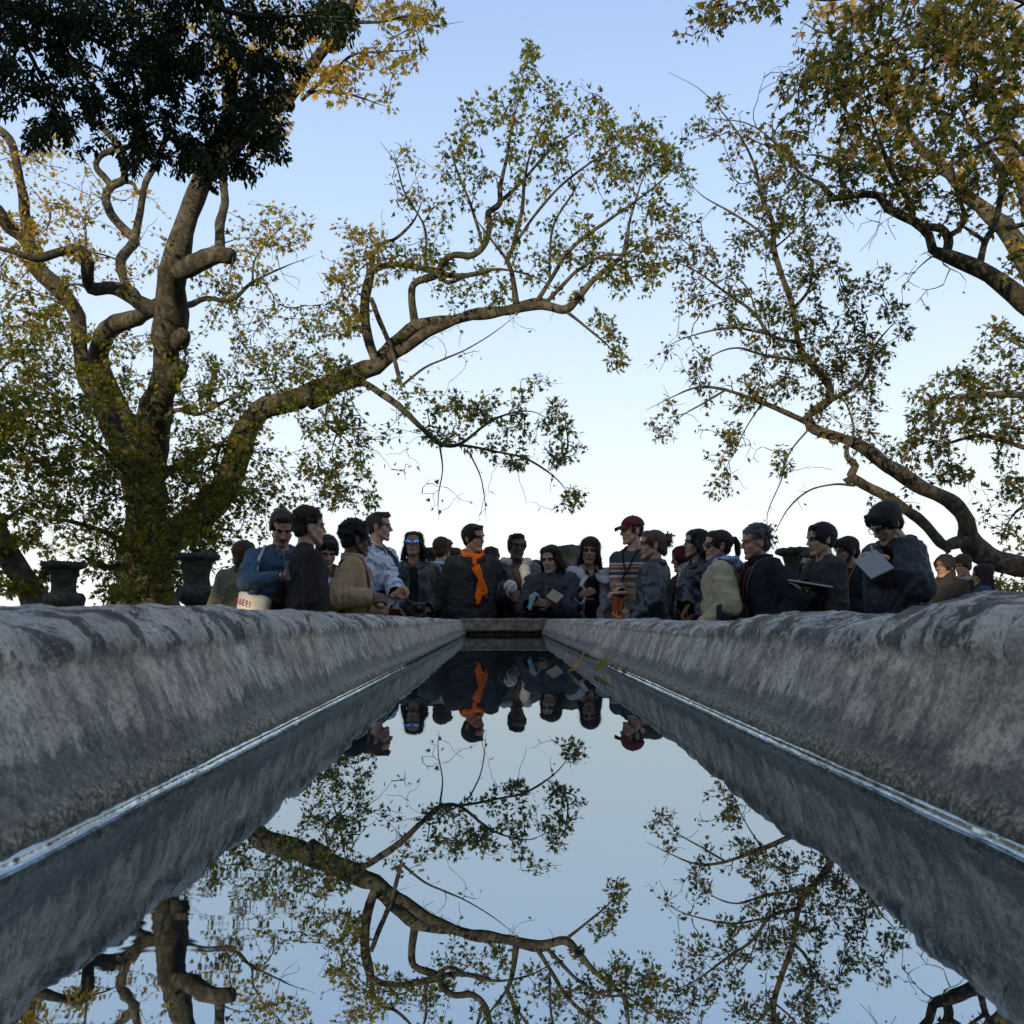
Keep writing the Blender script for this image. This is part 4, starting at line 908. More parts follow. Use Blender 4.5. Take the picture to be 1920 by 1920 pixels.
def mat_fairisle():
    s = NB('patterned_knit'); co = s.coords('Object')
    sp = s.new('ShaderNodeSeparateXYZ'); s.link(co, sp.inputs[0]); z = sp.outputs[2]; x = s.math('ADD', sp.outputs[0], s.math('MULTIPLY', sp.outputs[1], 1.0))
    T, C_ = (.34,.27,.17), (.42,.40,.34)
    base = T
    # dotted lower body
    def dots(px, pz, r, ph=0.0):
        a = s.math('SINE', s.math('MULTIPLY_ADD', x, 2*pi/px, ph)); b = s.math('SINE', s.math('MULTIPLY', z, 2*pi/pz))
        return s.math('GREATER_THAN', s.math('MULTIPLY', s.math('MAXIMUM', a, 0), s.math('MAXIMUM', b, 0)), r)
    col = s.mix(dots(.024, .038, .62), T, (.03,.03,.035))
    def band(z0, z1, c, zig=None):
        nonlocal col
        zz = z
        if zig: zz = s.math('ADD', z, s.math('MULTIPLY', s.math('SINE', s.math('MULTIPLY', x, 2*pi/zig[0])), zig[1]))
        f = s.math('MULTIPLY', s.math('GREATER_THAN', zz, z0), s.math('LESS_THAN', zz, z1))
        if isinstance(c, tuple): col = s.mix(f, col, c)
        else: col = s.mix(s.math('MULTIPLY', f, c[0]), col, c[1])
    k = 1.0
    band(1.22, 1.238, (.06,.08,.09), (.022, .006)); band(1.243, 1.262, [dots(.024,.04,.3), (.28,.05,.03)]); band(1.27, 1.277, (.02,.025,.03)); band(1.28, 1.30, (.22,.10,.08))
    band(1.30, 1.306, (.02,.025,.03)); band(1.315, 1.33, C_, (.02,.004)); band(1.335, 1.365, (.02,.03,.045)); band(1.343, 1.358, [dots(.03,.03,.2), (.35,.26,.18)])
    band(1.368, 1.376, C_); band(1.378, 1.386, (.02,.03,.045)); band(1.388, 1.405, (.30,.03,.03)); band(1.407, 1.413, C_); band(1.415, 1.423, (.02,.025,.03)); band(1.43, 1.44, C_, (.02,.004)); band(1.445, 1.6, (.05,.06,.06))
    s.set(Base_Color=col, Roughness=.95, Specular_IOR_Level=.1, Normal=s.bump(s.noise(co, 200, 2), .4, .004)); return s.m
def mat_inkprint():
    s = NB('blue_ink_print'); co = s.coords('Object')
    n = s.new('ShaderNodeTexNoise'); n.inputs['Scale'].default_value = 6; n.inputs['Detail'].default_value = 2; n.inputs['Distortion'].default_value = 2.2; s.link(co, n.inputs['Vector'])
    l1 = s.ramp(n.outputs['Fac'], [(.42,0),(.44,1),(.455,0),(.51,0),(.53,1),(.545,0),(.61,0),(.63,1),(.65,0)])
    l2 = s.ramp(s.noise(co, 5, 1, .5, 1.0), [(.56,0),(.60,1)])
    c = s.mix(l2, (.52,.55,.58), (.22,.29,.40)); c = s.mix(l1, c, (.02,.035,.10))
    s.set(Base_Color=c, Roughness=.8, Specular_IOR_Level=.2, Normal=s.bump(s.noise(co, 30, 4), .3, .006)); return s.m
def mat_quilt():
    s = NB('quilted_olive'); co = s.coords('Object')
    sp = s.new('ShaderNodeSeparateXYZ'); s.link(co, sp.inputs[0])
    zz = s.math('ADD', sp.outputs[2], s.math('MULTIPLY', s.math('SINE', s.math('MULTIPLY', sp.outputs[0], 46)), .022))
    w = s.math('ABSOLUTE', s.math('SINE', s.math('MULTIPLY', zz, 58)))
    ln = s.ramp(w, [(0,.45),(.22,1)])
    s.set(Base_Color=s.mix(ln, (.035,.038,.022), (.085,.088,.052)), Roughness=.75, Specular_IOR_Level=.2, Normal=s.bump(ln, .5, .008)); return s.m
M['skin'] = mat_skin()
_mc = {}
def MM(kind, c, **kw):
    key = (kind, c, tuple(sorted(kw.items())))
    if key not in _mc:
        nm = {'cloth':'woven_cloth','leather':'leather','hair':'hair','plain':'coated_surface'}[kind]
        _mc[key] = {'cloth':mat_cloth,'leather':mat_leather,'hair':mat_hair,'plain':mat_plain}[kind](nm, c, **kw)
    return _mc[key]

# --- head (built once at the origin, facing -Y, z up) ---------------------------------
def head_mesh(fem=False, seed=0):
    r = random.Random(seed); j = lambda a: r.uniform(-a, a)
    w = .94 if fem else 1.0; nl = r.uniform(.9, 1.15)*(.9 if fem else 1)
    P = [ell((0,.014,.030),(.074*w,.093,.086)), ell((0,-.026,-.030),(.058*w,.060,.076)), ell((0,-.068,-.094+j(.003)),(.024*w,.020,.020)),
         ell((0,-.030,.050),(.064*w,.058,.052))]
    for s in (-1,1):
        P += [cap((s*.050*w,-.005,-.045),(s*.016,-.064,-.094),.020,.018), ell((s*.034*w,-.052,-.020),(.025,.024,.026)),
              cap((s*.044,-.076,.030),(s*.010,-.087,.030),.0085,.0095), ell((s*.077*w,.012,-.004),(.010,.019,.031)), ell((s*.080*w,.016,.014),(.009,.016,.016)),
              ell((s*.0095,-.095,-.026),(.0075,.009,.007)), cap((s*.021,-.078,-.0560),(0,-.0855,-.0545),.0045,.0060), cap((s*.016,-.078,-.0650),(0,-.0850,-.0660),.0050,.0065)]
    P += [cap((0,-.088,.018),(0,-.104*(.6+.4*nl),-.021),.0075,.0105)]
    P += [cap((0,.020,-.045),(0,.040,-.185),.056*w,.058*w)]
    V, F, N = remesh(P, .0055, 2, .5)
    # eye hollows
    for s in (-1,1):
        d = np.linalg.norm((V-np.array([s*.031,-.082,.010]))*np.array([1,1,1.35]), axis=1); V[:,1] += .0065*np.exp(-(d/.012)**2)
    # mouth crease
    d = np.abs(V[:,2]+.0605); k = (np.abs(V[:,0])<.026)&(V[:,1]<-.06); V[:,1] += np.where(k, .004*np.exp(-(d/.003)**2), 0)
    return V, F
def skin_cols(V, tone, head=True, stubble=0.0, lips=1.0):
    C = np.tile(np.array(tone), (len(V),1))
    if head:
        lip = np.exp(-(((V[:,2]+.060)/.0115)**2)**2)*(np.abs(V[:,0])<.025)*(V[:,1]<-.075)
        C = C*(1-lip[:,None]*.55*lips) + np.array([tone[0]*.62, tone[1]*.36, tone[2]*.36])*lip[:,None]*.55*lips
        crease = np.exp(-((V[:,2]+.0607)/.0022)**2)*(np.abs(V[:,0])<.022)*(V[:,1]<-.07); C *= (1-.6*crease[:,None])
        ch = np.exp(-(((np.abs(V[:,0])-.042)/.02)**2+((V[:,2]+.022)/.02)**2))*(V[:,1]<-.03); C[:,0] *= 1+.10*ch; C[:,1] *= 1-.06*ch; C[:,2] *= 1-.08*ch
        if stubble:
            st = np.clip((-V[:,2]-.035)/.03,0,1)*(V[:,1]<.02)*(V[:,2]>-.13); C *= (1-stubble*.45*st[:,None])
        for s in (-1,1):
            e = np.exp(-(((V[:,0]-s*.031)/.015)**2+((V[:,2]-.0)/.006)**2))*(V[:,1]<-.06); C *= (1-.18*e[:,None])
    return C
def eye_parts(kind='open', brow=(.02,.015,.01), pitch=0):
    out = []
    VV, FF, CC = [], [], []; o = 0
    for s in (-1,1):
        V, F = _ico(3); P = V*np.array([.0112,.0106,.0056]) + np.array([s*.031,-.0718,.0075])
        iris = ((V[:,0]-(-s*.0))**2 + (V[:,2]-.0+.15)**2) < .24
        col = np.where((iris&(V[:,1]<-.3))[:,None], np.array([[.012,.008,.006]]), np.array([[.26,.24,.23]]))
        lid = V[:,2] > (.62 if kind=='open' else -.30)
        col = np.where(lid[:,None], np.array([[.12,.07,.05]]), col)
        out.append((P, F, col))
    return out
def brow_mesh(th=1.0):
    P = []
    for s in (-1,1): P += [[cap((s*.017,-.0925,.029),(s*.034,-.0885,.0345),.0035*th,.0035*th), cap((s*.034,-.0885,.0345),(s*.049,-.074,.029),.0035*th,.0018*th)]]
    return [merge(q) for q in P]
# --- hair ------------------------------------------------------------------------------
def hair_mesh(style, rng, vol=1.0):
    P = []
    v = vol
    capel = lambda dz=0, g=.012: [ell((0,.022,.040+dz),((.074+g)*1,(.093+g),(.080+g)))]
    rnd = lambda a: rng.uniform(-a, a)
    strands = 500; sl = .022; curl = .3
    if style == 'short':
        P = capel(0,.011*v); P += [ell((0,-.040,.096),(.058,.038,.024)), ell((0,.055,-.010),(.068,.050,.06))]
        P += [ell((s*.074,-.012,.030),(.010,.028,.036)) for s in (-1,1)]
        for _ in range(26): a = rnd(.05); P.append(ell((a, rnd(.065), .112+rnd(.005)-a*a*8),(.018,.022,.012), sub=1))
    elif style == 'cap':
        P = [ell((0,.022,.030),(.078,.094,.070)), ell((0,.055,-.010),(.066,.046,.055))] + [ell((s*.074,-.012,.020),(.008,.026,.036)) for s in (-1,1)]; strands = 150
    elif style == 'quiff':
        P = capel(0,.007); P += [ell((0,-.050,.100),(.056,.036,.030)), ell((0,-.005,.112),(.060,.07,.022)), ell((0,.055,-.010),(.064,.046,.055))]
        P += [ell((s*.072,-.010,.030),(.008,.028,.034)) for s in (-1,1)]
        for _ in range(20): P.append(ell((rnd(.045), -.062+rnd(.02), .112+rnd(.012)),(.012,.015,.013), sub=1))
    elif style == 'curly':
        P = capel(.006,.016*v); P += [ell((0,.055,-.005),(.074,.056,.06))]
        for _ in range(150):
            th, ph = rng.uniform(0, 2*pi), rng.uniform(-.2, 1.5)
            d = np.array([cos(th)*cos(ph), sin(th)*cos(ph), sin(ph)])
            c = np.array([0,.02,.048]) + d*np.array([.084,.100,.092])*(.98+.10*v)
            if c[1] < -.055 and c[2] < .085: continue
            if c[2] < .03 and abs(c[0]) > .05 and c[1] < 0: continue
            P.append(ell(c, (.017*rng.uniform(.7,1.2),)*3, sub=1))
        strands = 900; sl = .020; curl = 1.0
    elif style in ('mop', 'fringe'):
        P = capel(.004,.017*v); P += [ell((0,-.052,.088),(.066,.044,.034)), ell((0,.058,-.015),(.076,.056,.07))]
        P += [ell((s*.080,-.006,.022),(.012,.036,.046)) for s in (-1,1)]
        for _ in range(40): P.append(ell((rnd(.06), -.068+rnd(.022), .080+rnd(.026)),(.011,.012,.022), sub=1))
        sl = .03; strands = 700
    elif style in ('long', 'wavy', 'bob', 'shag'):
        P = capel(.002,.013*v); P += [ell((0,.062,-.03),(.078,.050,.085))]
        ln = dict(long=.36, wavy=.30, bob=.10, shag=.12)[style]
        for s in (-1,1):
            P += [ell((s*.046,-.022,.078),(.036,.050,.038)), ell((s*.072,.002,.010),(.018,.044,.075))]
            for q in range(9):
                x0 = s*(.066+rnd(.010)); y0 = .055*rng.uniform(-.7,1.2); p = np.array([x0,y0,.01]); segs = 5
                for g in range(segs):
                    nx = p + np.array([s*.010*(1 if g<2 else .3)+rnd(.012 if style!='long' else .005), rnd(.012)+(.004), -ln/segs])
                    P.append(cap(p, nx, .019-(.0022*g), .017-(.0022*g))); p = nx
        for q in range(9):
            x0 = rnd(.06); p = np.array([x0,.085,.0]); segs = 5
            for g in range(segs):
                nx = p + np.array([rnd(.010), rnd(.008)+.004, -(ln+.02)/segs]); P.append(cap(p, nx, .022-.002*g, .020-.002*g)); p = nx
        strands = 1000; sl = .045; curl = .5 if style in ('wavy','shag') else .15
    elif style in ('bun', 'lowbun', 'pony', 'updo'):
        P = capel(0,.009); P += [ell((0,.055,-.012),(.068,.046,.055))] + [ell((s*.068,-.020,.045),(.014,.040,.040)) for s in (-1,1)]
        if style == 'bun' or style == 'updo':
            P += [ell((0,.118,.045),(.048,.042,.050)), cap((0,.09,.03),(0,.10,-.05),.045,.03)]
            for _ in range(26): P.append(cap((rnd(.03),.115+rnd(.02),.05+rnd(.03)),(rnd(.05),.150+rnd(.03),.055+rnd(.06)),.014,.006))
            P += [cap((0,.105,.0),(rnd(.01),.100,-.075),.016,.006)]
        elif style == 'lowbun':
            P += [cap((0,.085,-.02),(0,.092,-.075),.035,.018), cap((0,.092,-.075),(.0,.085,-.20),.017,.010)]
        else:
            p = [(0,.100,.055),(0,.135,.060),(0,.158,.020),(0,.160,-.05),(0,.145,-.11)]
            for a, b, r0, r1 in zip(p, p[1:], (.016,.020,.026,.022), (.020,.026,.022,.006)): P.append(cap(a, b, r0, r1))
        strands = 420; sl = .03
    if style not in ('cap','quiff'): P += [ell((0,-.030,.078),(.063,.052,.044))]
    V, F, N = remesh(P, .0058, 1, .5)
    # strand-like relief running down
    a = fbm(V*np.array([1,1,.22]), 85, 2, int(rng.integers(1,999)))
    V = V + N*(a*.0032)[:,None]
    if style == 'curly': V = V + N*(fbm(V, 70, 2, 5)*.005)[:,None]
    F4 = F
    # loose strands
    ok = np.where((N[:,1] > -.85) | (V[:,2] > .09))[0]
    idx = rng.choice(ok, strands)
    idx = rng.choice(ok, strands*3); n = len(idx); p = V[idx]; nn = N[idx]
    down = np.array([0,.2,-1.0]); t = down - nn*(nn@down)[:,None]; t /= np.linalg.norm(t,axis=1)[:,None]+1e-6
    d = t*(1-.4*curl) + nn*(.04+.5*curl) + rng.normal(0,.10+.4*curl,(n,3)); d /= np.linalg.norm(d,axis=1)[:,None]
    L = sl*rng.uniform(.4,1.3,n)[:,None]; sd = np.cross(d, nn); sd /= np.linalg.norm(sd,axis=1)[:,None]+1e-6; wd = .0009
    m1 = p + d*L*.5 + t*L*.08; e = m1 + (d*.55+t*.45+rng.normal(0,.25*curl+.05,(n,3)))*L*.5
    S = np.stack([p-sd*wd-nn*.002, p+sd*wd-nn*.002, m1+sd*wd*.8, m1-sd*wd*.8, e, e], 1).reshape(-1,3)
    k = (np.arange(n)*6)[:,None]; FS = np.concatenate([k+np.array([[0,1,2,3]]), k+np.array([[3,2,4,5]])])
    Va = np.concatenate([V, S]); Fa = np.concatenate([F4, FS+len(V)])
    return Va, Fa
# --- hand in its own frame: wrist at 0, fingers along -Z..., palm faces -Y, thumb to +X ------
def hand_prims(curl=.5, spread=.2, thumb=.5, k=1.0):
    P = [ell((0,0,-.050),(.040,.015,.048)), cap((-.026,0,-.03),(-.024,0,-.085),.013,.012), cap((.026,0,-.03),(.026,0,-.088),.014,.012), cap((0,0,.03),(0,0,-.03),.024,.026,(1.1,.8,1))]
    for i, (x, L) in enumerate(((.029,.072),(.010,.080),(-.010,.074),(-.028,.058))):
        p = np.array([x, 0, -.090+(.006 if i==3 else 0)]); a = R(12) + curl*R(48)*(1+.12*i); sp = x*spread*6
        seg = (.46, .30, .24); rr = (.0095,.0088,.0080,.0068)
        for g in range(3):
            d = np.array([sin(sp*.8)*cos(a), -sin(a), -cos(a)]); q = p + d*L*seg[g]
            P.append(cap(p, q, rr[g]*(.9 if i==3 else 1), rr[g+1]*(.9 if i==3 else 1))); p = q; a += R(14) + curl*R(62)
    a0 = np.array([.030,-.006,-.022]); a1 = a0+np.array([.028-.010*thumb,-.014-.012*thumb,-.028]); a2 = a1+np.array([.014-.026*thumb,-.010-.010*thumb,-.028]); a3 = a2+np.array([.004-.022*thumb,-.006,-.020])
    P += [cap(a0,a1,.016,.0125), cap(a1,a2,.012,.0105), cap(a2,a3,.0105,.0085)]
    return [(V*k, F) for V, F in P]
def basis_from(fwd, palm):
    """columns: X (thumb side), Y (back of hand), Z (towards the wrist)"""
    z = -np.array(fwd, float); z /= np.linalg.norm(z)
    y = -np.array(palm, float); y = y - z*y.dot(z); y /= np.linalg.norm(y)+1e-9
    x = np.cross(y, z); return np.stack([x, y, z], 1)
def ik(S, T, l1, l2, pole):
    S, T, pole = map(lambda v: np.array(v, float), (S, T, pole)); d = T-S; L = np.linalg.norm(d)
    if L > (l1+l2)*.995: T = S + d/L*(l1+l2)*.995; d = T-S; L = np.linalg.norm(d)
    L = max(L, abs(l1-l2)*1.2+.02); a = (l1*l1-l2*l2+L*L)/(2*L); h = math.sqrt(max(0, l1*l1-a*a))
    u = d/np.linalg.norm(d); p = pole - u*pole.dot(u); p /= np.linalg.norm(p)+1e-9
    return S+u*a+p*h, T

class Person:
    """builds one figure; see the list in the crowd section for the fields"""
    def __init__(s, px, top, d, rz=0, hy=0, hp=0, hr=0, lean=0, w=1.0, fem=False, hs=1.03, tone=(.36,.20,.13), seed=1, hairtop=.128, bx=0):
        s.rng = np.random.default_rng(seed); s.seed = seed; s.fem = fem; s.rz = R(rz); s.d = d; s.hs = hs; s.tone = tone
        zt = W(px, top, d)[2] - GZ; H = zt
        s.w = w*(.90 if fem else 1.0); s.lean = R(lean); s.HR = rot_xyz(hp, hy, hr)
        for _ in range(6):
            s.s = H/1.75; s.skel(); top_l = s.headc[2] + (s.HR@np.array([0,.0,.0]))[2] + hairtop*hs*(1-.12*abs(sin(R(hp))))
            H += zt - top_l
        c, sn = cos(s.rz), sin(s.rz)
        hw = np.array([c*s.headc[0]-sn*s.headc[1], sn*s.headc[0]+c*s.headc[1]])
        wx = W(px, top, d); s.base = np.array([wx[0]-hw[0]+bx, d-hw[1], GZ])
        s.root = empty('person', s.base, s.rz)
    def L(s, T):       # torso point -> leaned
        T = np.atleast_2d(np.array(T, float)); piv = np.array([0,0,.95*s.s]); a = s.lean
        k = np.clip((T[:,2]-piv[2])/(.12*s.s)+.5, 0, 1)*a
        Q = T-piv; y = Q[:,1]*np.cos(k) - Q[:,2]*np.sin(k); z = Q[:,1]*np.sin(k) + Q[:,2]*np.cos(k)
        return np.stack([T[:,0], y, z+piv[2]], 1)
    def skel(s):
        k = s.s
        s.sh = {q: s.L((q*.165*s.w*k, .010, 1.385*k))[0] for q in (-1,1)}
        s.neck = s.L((0,.015,1.465*k))[0]; up = s.L((0,.002,1.605*k))[0]
        s.headc = s.neck + (up-s.neck)*1.0 + s.HR@np.array([0,-.02,.045]) - np.array([0,0,.045])
        s.l1, s.l2 = .295*k, .262*k
    def to_local(s, p):
        p = np.array(p, float) - s.base; c, sn = cos(-s.rz), sin(-s.rz); return np.array([c*p[0]-sn*p[1], sn*p[0]+c*p[1], p[2]])
    def to_world(s, p):
        p = np.array(p, float); c, sn = cos(s.rz), sin(s.rz); return np.array([c*p[0]-sn*p[1], sn*p[0]+c*p[1], p[2]]) + s.base
    def arms(s, left=None, right=None):
        """each: (wrist, fingers direction, palm direction, curl, [thumb], [pole]); wrist in the figure's own frame, or ('px', x, y, d)"""
        s.arm = {}
        for q, a in ((1, left), (-1, right)):
            k = s.s
            if a is None: a = ((q*.235*s.w+q*.02, -.03, .845*k), (0,-.15,-1), (-q,0,0), .45)
            wr = a[0]; wr = s.to_local(W(*wr[1:])) if wr[0] == 'px' else np.array(wr, float)
            pole = np.array(a[5], float) if len(a) > 5 and a[5] is not None else np.array([q*.45,.55,-.75])
            E, T = ik(s.sh[q], wr, s.l1, s.l2, pole)
            s.arm[q] = dict(S=s.sh[q], E=E, T=T, f=np.array(a[1], float), p=np.array(a[2], float), curl=a[3], thumb=a[4] if len(a) > 4 and a[4] is not None else .5)
    def torso(s, g, z0=.86, chest=1.0, box=0.0, belly=1.0):
        k, w = s.s, s.w; f = s.L
        top = 1.0
        P = [ell((0,.004,1.285*k),((.158*w+g)*chest,(.108+g)*chest,.185*k)), ell((0,-.004,1.09*k),(.140*w+g,(.100+g)*belly,.18*k)), ell((0,.012,.945*k),(.162*w+g*.8,.112+g*.8,.13*k)),
             cap((-.120*w,.012,1.375*k),(.120*w,.012,1.375*k),.060+g)] + [cap((q*.02,.020,1.445*k),(q*.130*w,.012,1.385*k),.052+g*.5,.046+g*.8) for q in (-1,1)]
        if box: P += [cap((-.075*w,.0,1.30*k),(-.085*w,.004,(z0+.10)*k),.105+g+box,.108+g+box,(1,.86,1)), cap((.075*w,0,1.30*k),(.085*w,.004,(z0+.10)*k),.105+g+box,.108+g+box,(1,.86,1))]
        return xf(P, f)
    def sleeves(s, g, cuff=1.0, r=(.058,.050,.046,.034)):
        P = []
        for q in (-1,1):
            a = s.arm[q]; sp = a['S']-np.array([q*.012,0,.006]); wr = a['E']+(a['T']-a['E'])*cuff
            P += [cap(sp, a['E'], r[0]+g, r[1]+g), cap(a['E'], wr, r[2]+g, r[3]+g)]
        return P
    def body(s, stubble=0, lips=1.0, lid='open', brow=(.03,.02,.015), browth=1.0, mouth=0, vox=.013):
        k = s.s; lo = s.torso(-.004)
        P = lo + s.sleeves(-.008, 1.0, (.052,.042,.040,.030))
        for q in (-1,1):
            P += [cap((q*.085,.01,.90*k),(q*.10,-.005,.50*k),.082,.055), cap((q*.10,-.005,.50*k),(q*.105,.03,.09*k),.052,.036), cap((q*.105,.05,.045),(q*.115,-.10,.035),.036,.030)]
        P += [cap(s.neck-np.array([0,0,.05]), s.neck+(s.headc-s.neck)*.45, .060, .052)]
        V, F, N = remesh(P, vox, 2); C = np.tile(np.array(s.tone), (len(V),1)); parts = [(V, F, C)]
        for q in (-1,1):
            a = s.arm[q]; hp = hand_prims(a['curl'], .2, a['thumb'], 1.04*(.92 if s.fem else 1)); B = basis_from(a['f'], a['p'])
            # keep the thumb on the proper side of each hand
            mir = 1.0 if q == -1 else -1.0
            hp = [(v*np.array([mir,1,1]), (f if mir>0 else f[:,::-1])) for v, f in hp]
            hv, hf, _ = remesh(hp, .0052, 1)
            C = np.tile(np.array(s.tone)*np.array([1.05,.95,.92]), (len(hv),1)); tip = np.clip((-hv[:,2]-.10)/.06,0,1)[:,None]; C = C*(1-tip*.12*np.array([0,1,1]))
            parts.append((hv@B.T + a['T'], hf, C))
        hV, hF = head_mesh(s.fem, s.seed); C = skin_cols(hV, s.tone, True, stubble, lips)
        parts.append(((hV*s.hs)@s.HR.T + s.headc, hF, C))
        V = np.concatenate([p[0] for p in parts]); o = np.cumsum([0]+[len(p[0]) for p in parts])[:-1]
        F = np.concatenate([p[1]+q for p, q in zip(parts, o)]); C = np.concatenate([p[2] for p in parts])
        s.body_ob = link('body', mesh_from('body', V, F, C), M['skin'], s.root)
        # eyes and brows
        for ev, ef, ec in eye_parts(lid): s.headpart('eye', ev, ef, mat_eye, ec)
        for bv, bf in brow_mesh(browth*(.6 if s.fem else .85)): s.headpart('eyebrow', bv, bf, MM('hair', brow))
        return s
    def headpart(s, name, V, F, mat, C=None, smooth=True):
        V = (V*s.hs)@s.HR.T + s.headc
        return link(name, mesh_from(name, V, F, C), mat, s.root, smooth)
    def hair(s, style, col, vol=1.0, rough=.6, name='hair'):
        V, F = hair_mesh(style, s.rng, vol); s.headpart(name, V, F, MM('hair', col, rough=rough)); return s
    def beard(s, col):
        P = [ell((0,-.066,-.088),(.034,.030,.026))] + [cap((q*.060,-.012,-.030),(q*.045,-.040,-.075),.014,.018) for q in (-1,1)] + [cap((q*.045,-.040,-.075),(q*.018,-.070,-.095),.018,.022) for q in (-1,1)] + [cap((q*.024,-.086,-.050),(0,-.0955,-.045),.0045,.0045) for q in (-1,1)]
        V, F, N = remesh(P, .006, 1); V += N*(fbm(V,120,2,3)*.003)[:,None]; s.headpart('beard', V, F, MM('hair', col)); return s
    def garment(s, name, mat, g=.022, box=.0, z0=.86, folds=.008, sleeve=True, cuff=.97, chest=1.0, belly=1.0, open_=None, vneck=None, extra=(), slr=(.058,.050,.046,.034), hemz=None, vox=.0095, thick=.006, seed=0):
        """open_: (half width at the chest, at the hem) of an open front; vneck: (depth, half width) of a neck opening"""
        k = s.s
        P = s.torso(g, z0, chest, box, belly) + (s.sleeves(g*.75, cuff, slr) if sleeve else []) + list(extra)
        if hemz: P += xf([cap((-.07*s.w,.005,.95*k),(-.085*s.w,.006,hemz*k),.105+g+box,.112+g+box,(1,.9,1)), cap((.07*s.w,.005,.95*k),(.085*s.w,.006,hemz*k),.105+g+box,.112+g+box,(1,.9,1))], s.L)
        V, F, N = remesh(P, vox, 3)
        sd = s.seed*7+seed
        f1 = fbm(V*np.array([1,1,.45]), 13, 3, sd); f2 = fbm(V, 34, 2, sd+3)
        rid = -np.abs(fbm(V*np.array([.8,.8,1.25]), 10, 2, sd+5))*1.2 + .25
        amp = np.full(len(V), 1.0)
        for q in (-1,1):
            a = s.arm[q]
            dE = np.linalg.norm(V-a['E'],axis=1); amp += 1.3*np.exp(-(dE/.10)**2)
            # rings of creases along a bent sleeve
            ax = a['T']-a['E']; L = np.linalg.norm(ax); u = (V-a['E'])@(ax/L); m = (dE < L*1.1)&(u>-.02)
            V = V + N*(np.where(m, np.sin(u*110+f1*3.0)*.0028*folds/.008*np.exp(-np.maximum(u,0)/.16), 0))[:,None]
        V = V + N*((f1*.75+rid*.8+f2*.22)*folds*amp)[:,None]
        # open neck so the throat shows; cut hem flat
        keep = np.ones(len(F), bool); FC = V[F].mean(1)
        Q = FC - s.neck
        keep &= ~((np.hypot(Q[:,0], (Q[:,1]+.012)*.95) < .062) & (Q[:,2] > -.07))
        keep &= ~(FC[:,2] < (hemz if hemz else z0)*k)
        if vneck:
            dep, hw = vneck; kz = (s.neck[2]-FC[:,2])/dep; keep &= ~((kz > -.6)&(kz < 1)&(np.abs(FC[:,0]) < hw*(1-np.clip(kz,0,1)))&(FC[:,1] < s.neck[1]-.02))
        if open_:
            hw1, hw2 = open_; kz = np.clip((s.neck[2]-FC[:,2])/(.55*k),0,1); hw = hw1+(hw2-hw1)*kz
            fr = FC[:,1] < np.interp(FC[:,2], [.8*k, s.neck[2]], [0, s.neck[1]])-.03
            keep &= ~((np.abs(FC[:,0]) < hw)&fr&(FC[:,2] < s.neck[2]+.02)&(np.abs(FC[:,0])<.11))
        for q in (-1,1):      # cuffs are open
            if not sleeve: break
            a = s.arm[q]; ax = a['T']-a['E']; ax /= np.linalg.norm(ax); wr = a['E']+(a['T']-a['E'])*cuff
            u = (FC-wr)@ax; dd = np.linalg.norm(FC-wr-ax*u[:,None],axis=1); keep &= ~((u > slr[3]*.35)&(dd < .075)&(u < .12))
        F = F[keep]; used = np.unique(F); mp = np.full(len(V), -1); mp[used] = np.arange(len(used)); V = V[used]; F = mp[F]
        ob = link(name, mesh_from(name, V, F), mat, s.root)
        md = ob.modifiers.new('thickness', 'SOLIDIFY'); md.thickness = thick; md.offset = -1 if not open_ else 0
        s.gV, s.gF = V, F; s.tree = None
        from mathutils.bvhtree import BVHTree
        s.tree = BVHTree.FromPolygons([tuple(v) for v in V], [list(map(int, f)) for f in F])
        return ob
    def trousers(s, col=(.02,.022,.03)):
        k = s.s; P = [ell((0,.010,.93*k),(.165*s.w,.118,.12*k))]
        for q in (-1,1): P += [cap((q*.085,.01,.88*k),(q*.10,-.005,.50*k),.098,.072), cap((q*.10,-.005,.50*k),(q*.105,.025,.10*k),.070,.062)]
        V, F, N = remesh(P, .016, 2); V += N*(fbm(V*np.array([1,1,2.0]),11,2,s.seed)*.008)[:,None]
        link('trousers', mesh_from('trousers', V, F), MM('cloth', col), s.root)
        for q in (-1,1):
            P = [cap((q*.105,.055,.055),(q*.118,-.110,.042),.046,.040,(1,1,.85)), cap((q*.105,.05,.06),(q*.105,.04,.11),.046,.044)]
            V, F, N = remesh(P, .010, 1); V[:,2] = np.maximum(V[:,2], .002); link('shoe', mesh_from('shoe', V, F), MM('leather', (.015,.014,.014)), s.root)
        return s
    def snap(s, p, out=.006):
        """nearest point on the garment, lifted"""
        h = s.tree.find_nearest(Vector(p)); 
        if h[0] is None: return np.array(p)
        n = np.array(h[1]); c = np.array([0,0,h[0][2]]); v = np.array(h[0])-c
        if n.dot(v) < 0: n = -n
        return np.array(h[0]) + n*out
    def strap(s, pts, wd, mat, name='strap', snap=True, th=.003, out=.010, steps=9):
        pts = [np.array(p, float) for p in pts]; C = catmull(np.array([[*p, 0] for p in pts]), .025)[:,:3]
        nrm = []
        if snap:
            D = []
            for p in C:
                h = s.tree.find_nearest(Vector(p)); q = np.array(h[0]); n = np.array(h[1]); v = q-np.array([0,0,q[2]])
                if n.dot(v) < 0 and n.dot(np.array([0,0,1])) < .5: n = -n
                D.append(q+n*out); nrm.append(n)
            C = np.array(D); 
            for _ in range(2): C[1:-1] = C[1:-1]*.5+(C[:-2]+C[2:])*.25
        else: nrm = [np.array([0,-1,0])]*len(C)
        nrm = np.array(nrm); T = np.gradient(C,axis=0); T /= np.linalg.norm(T,axis=1)[:,None]+1e-9
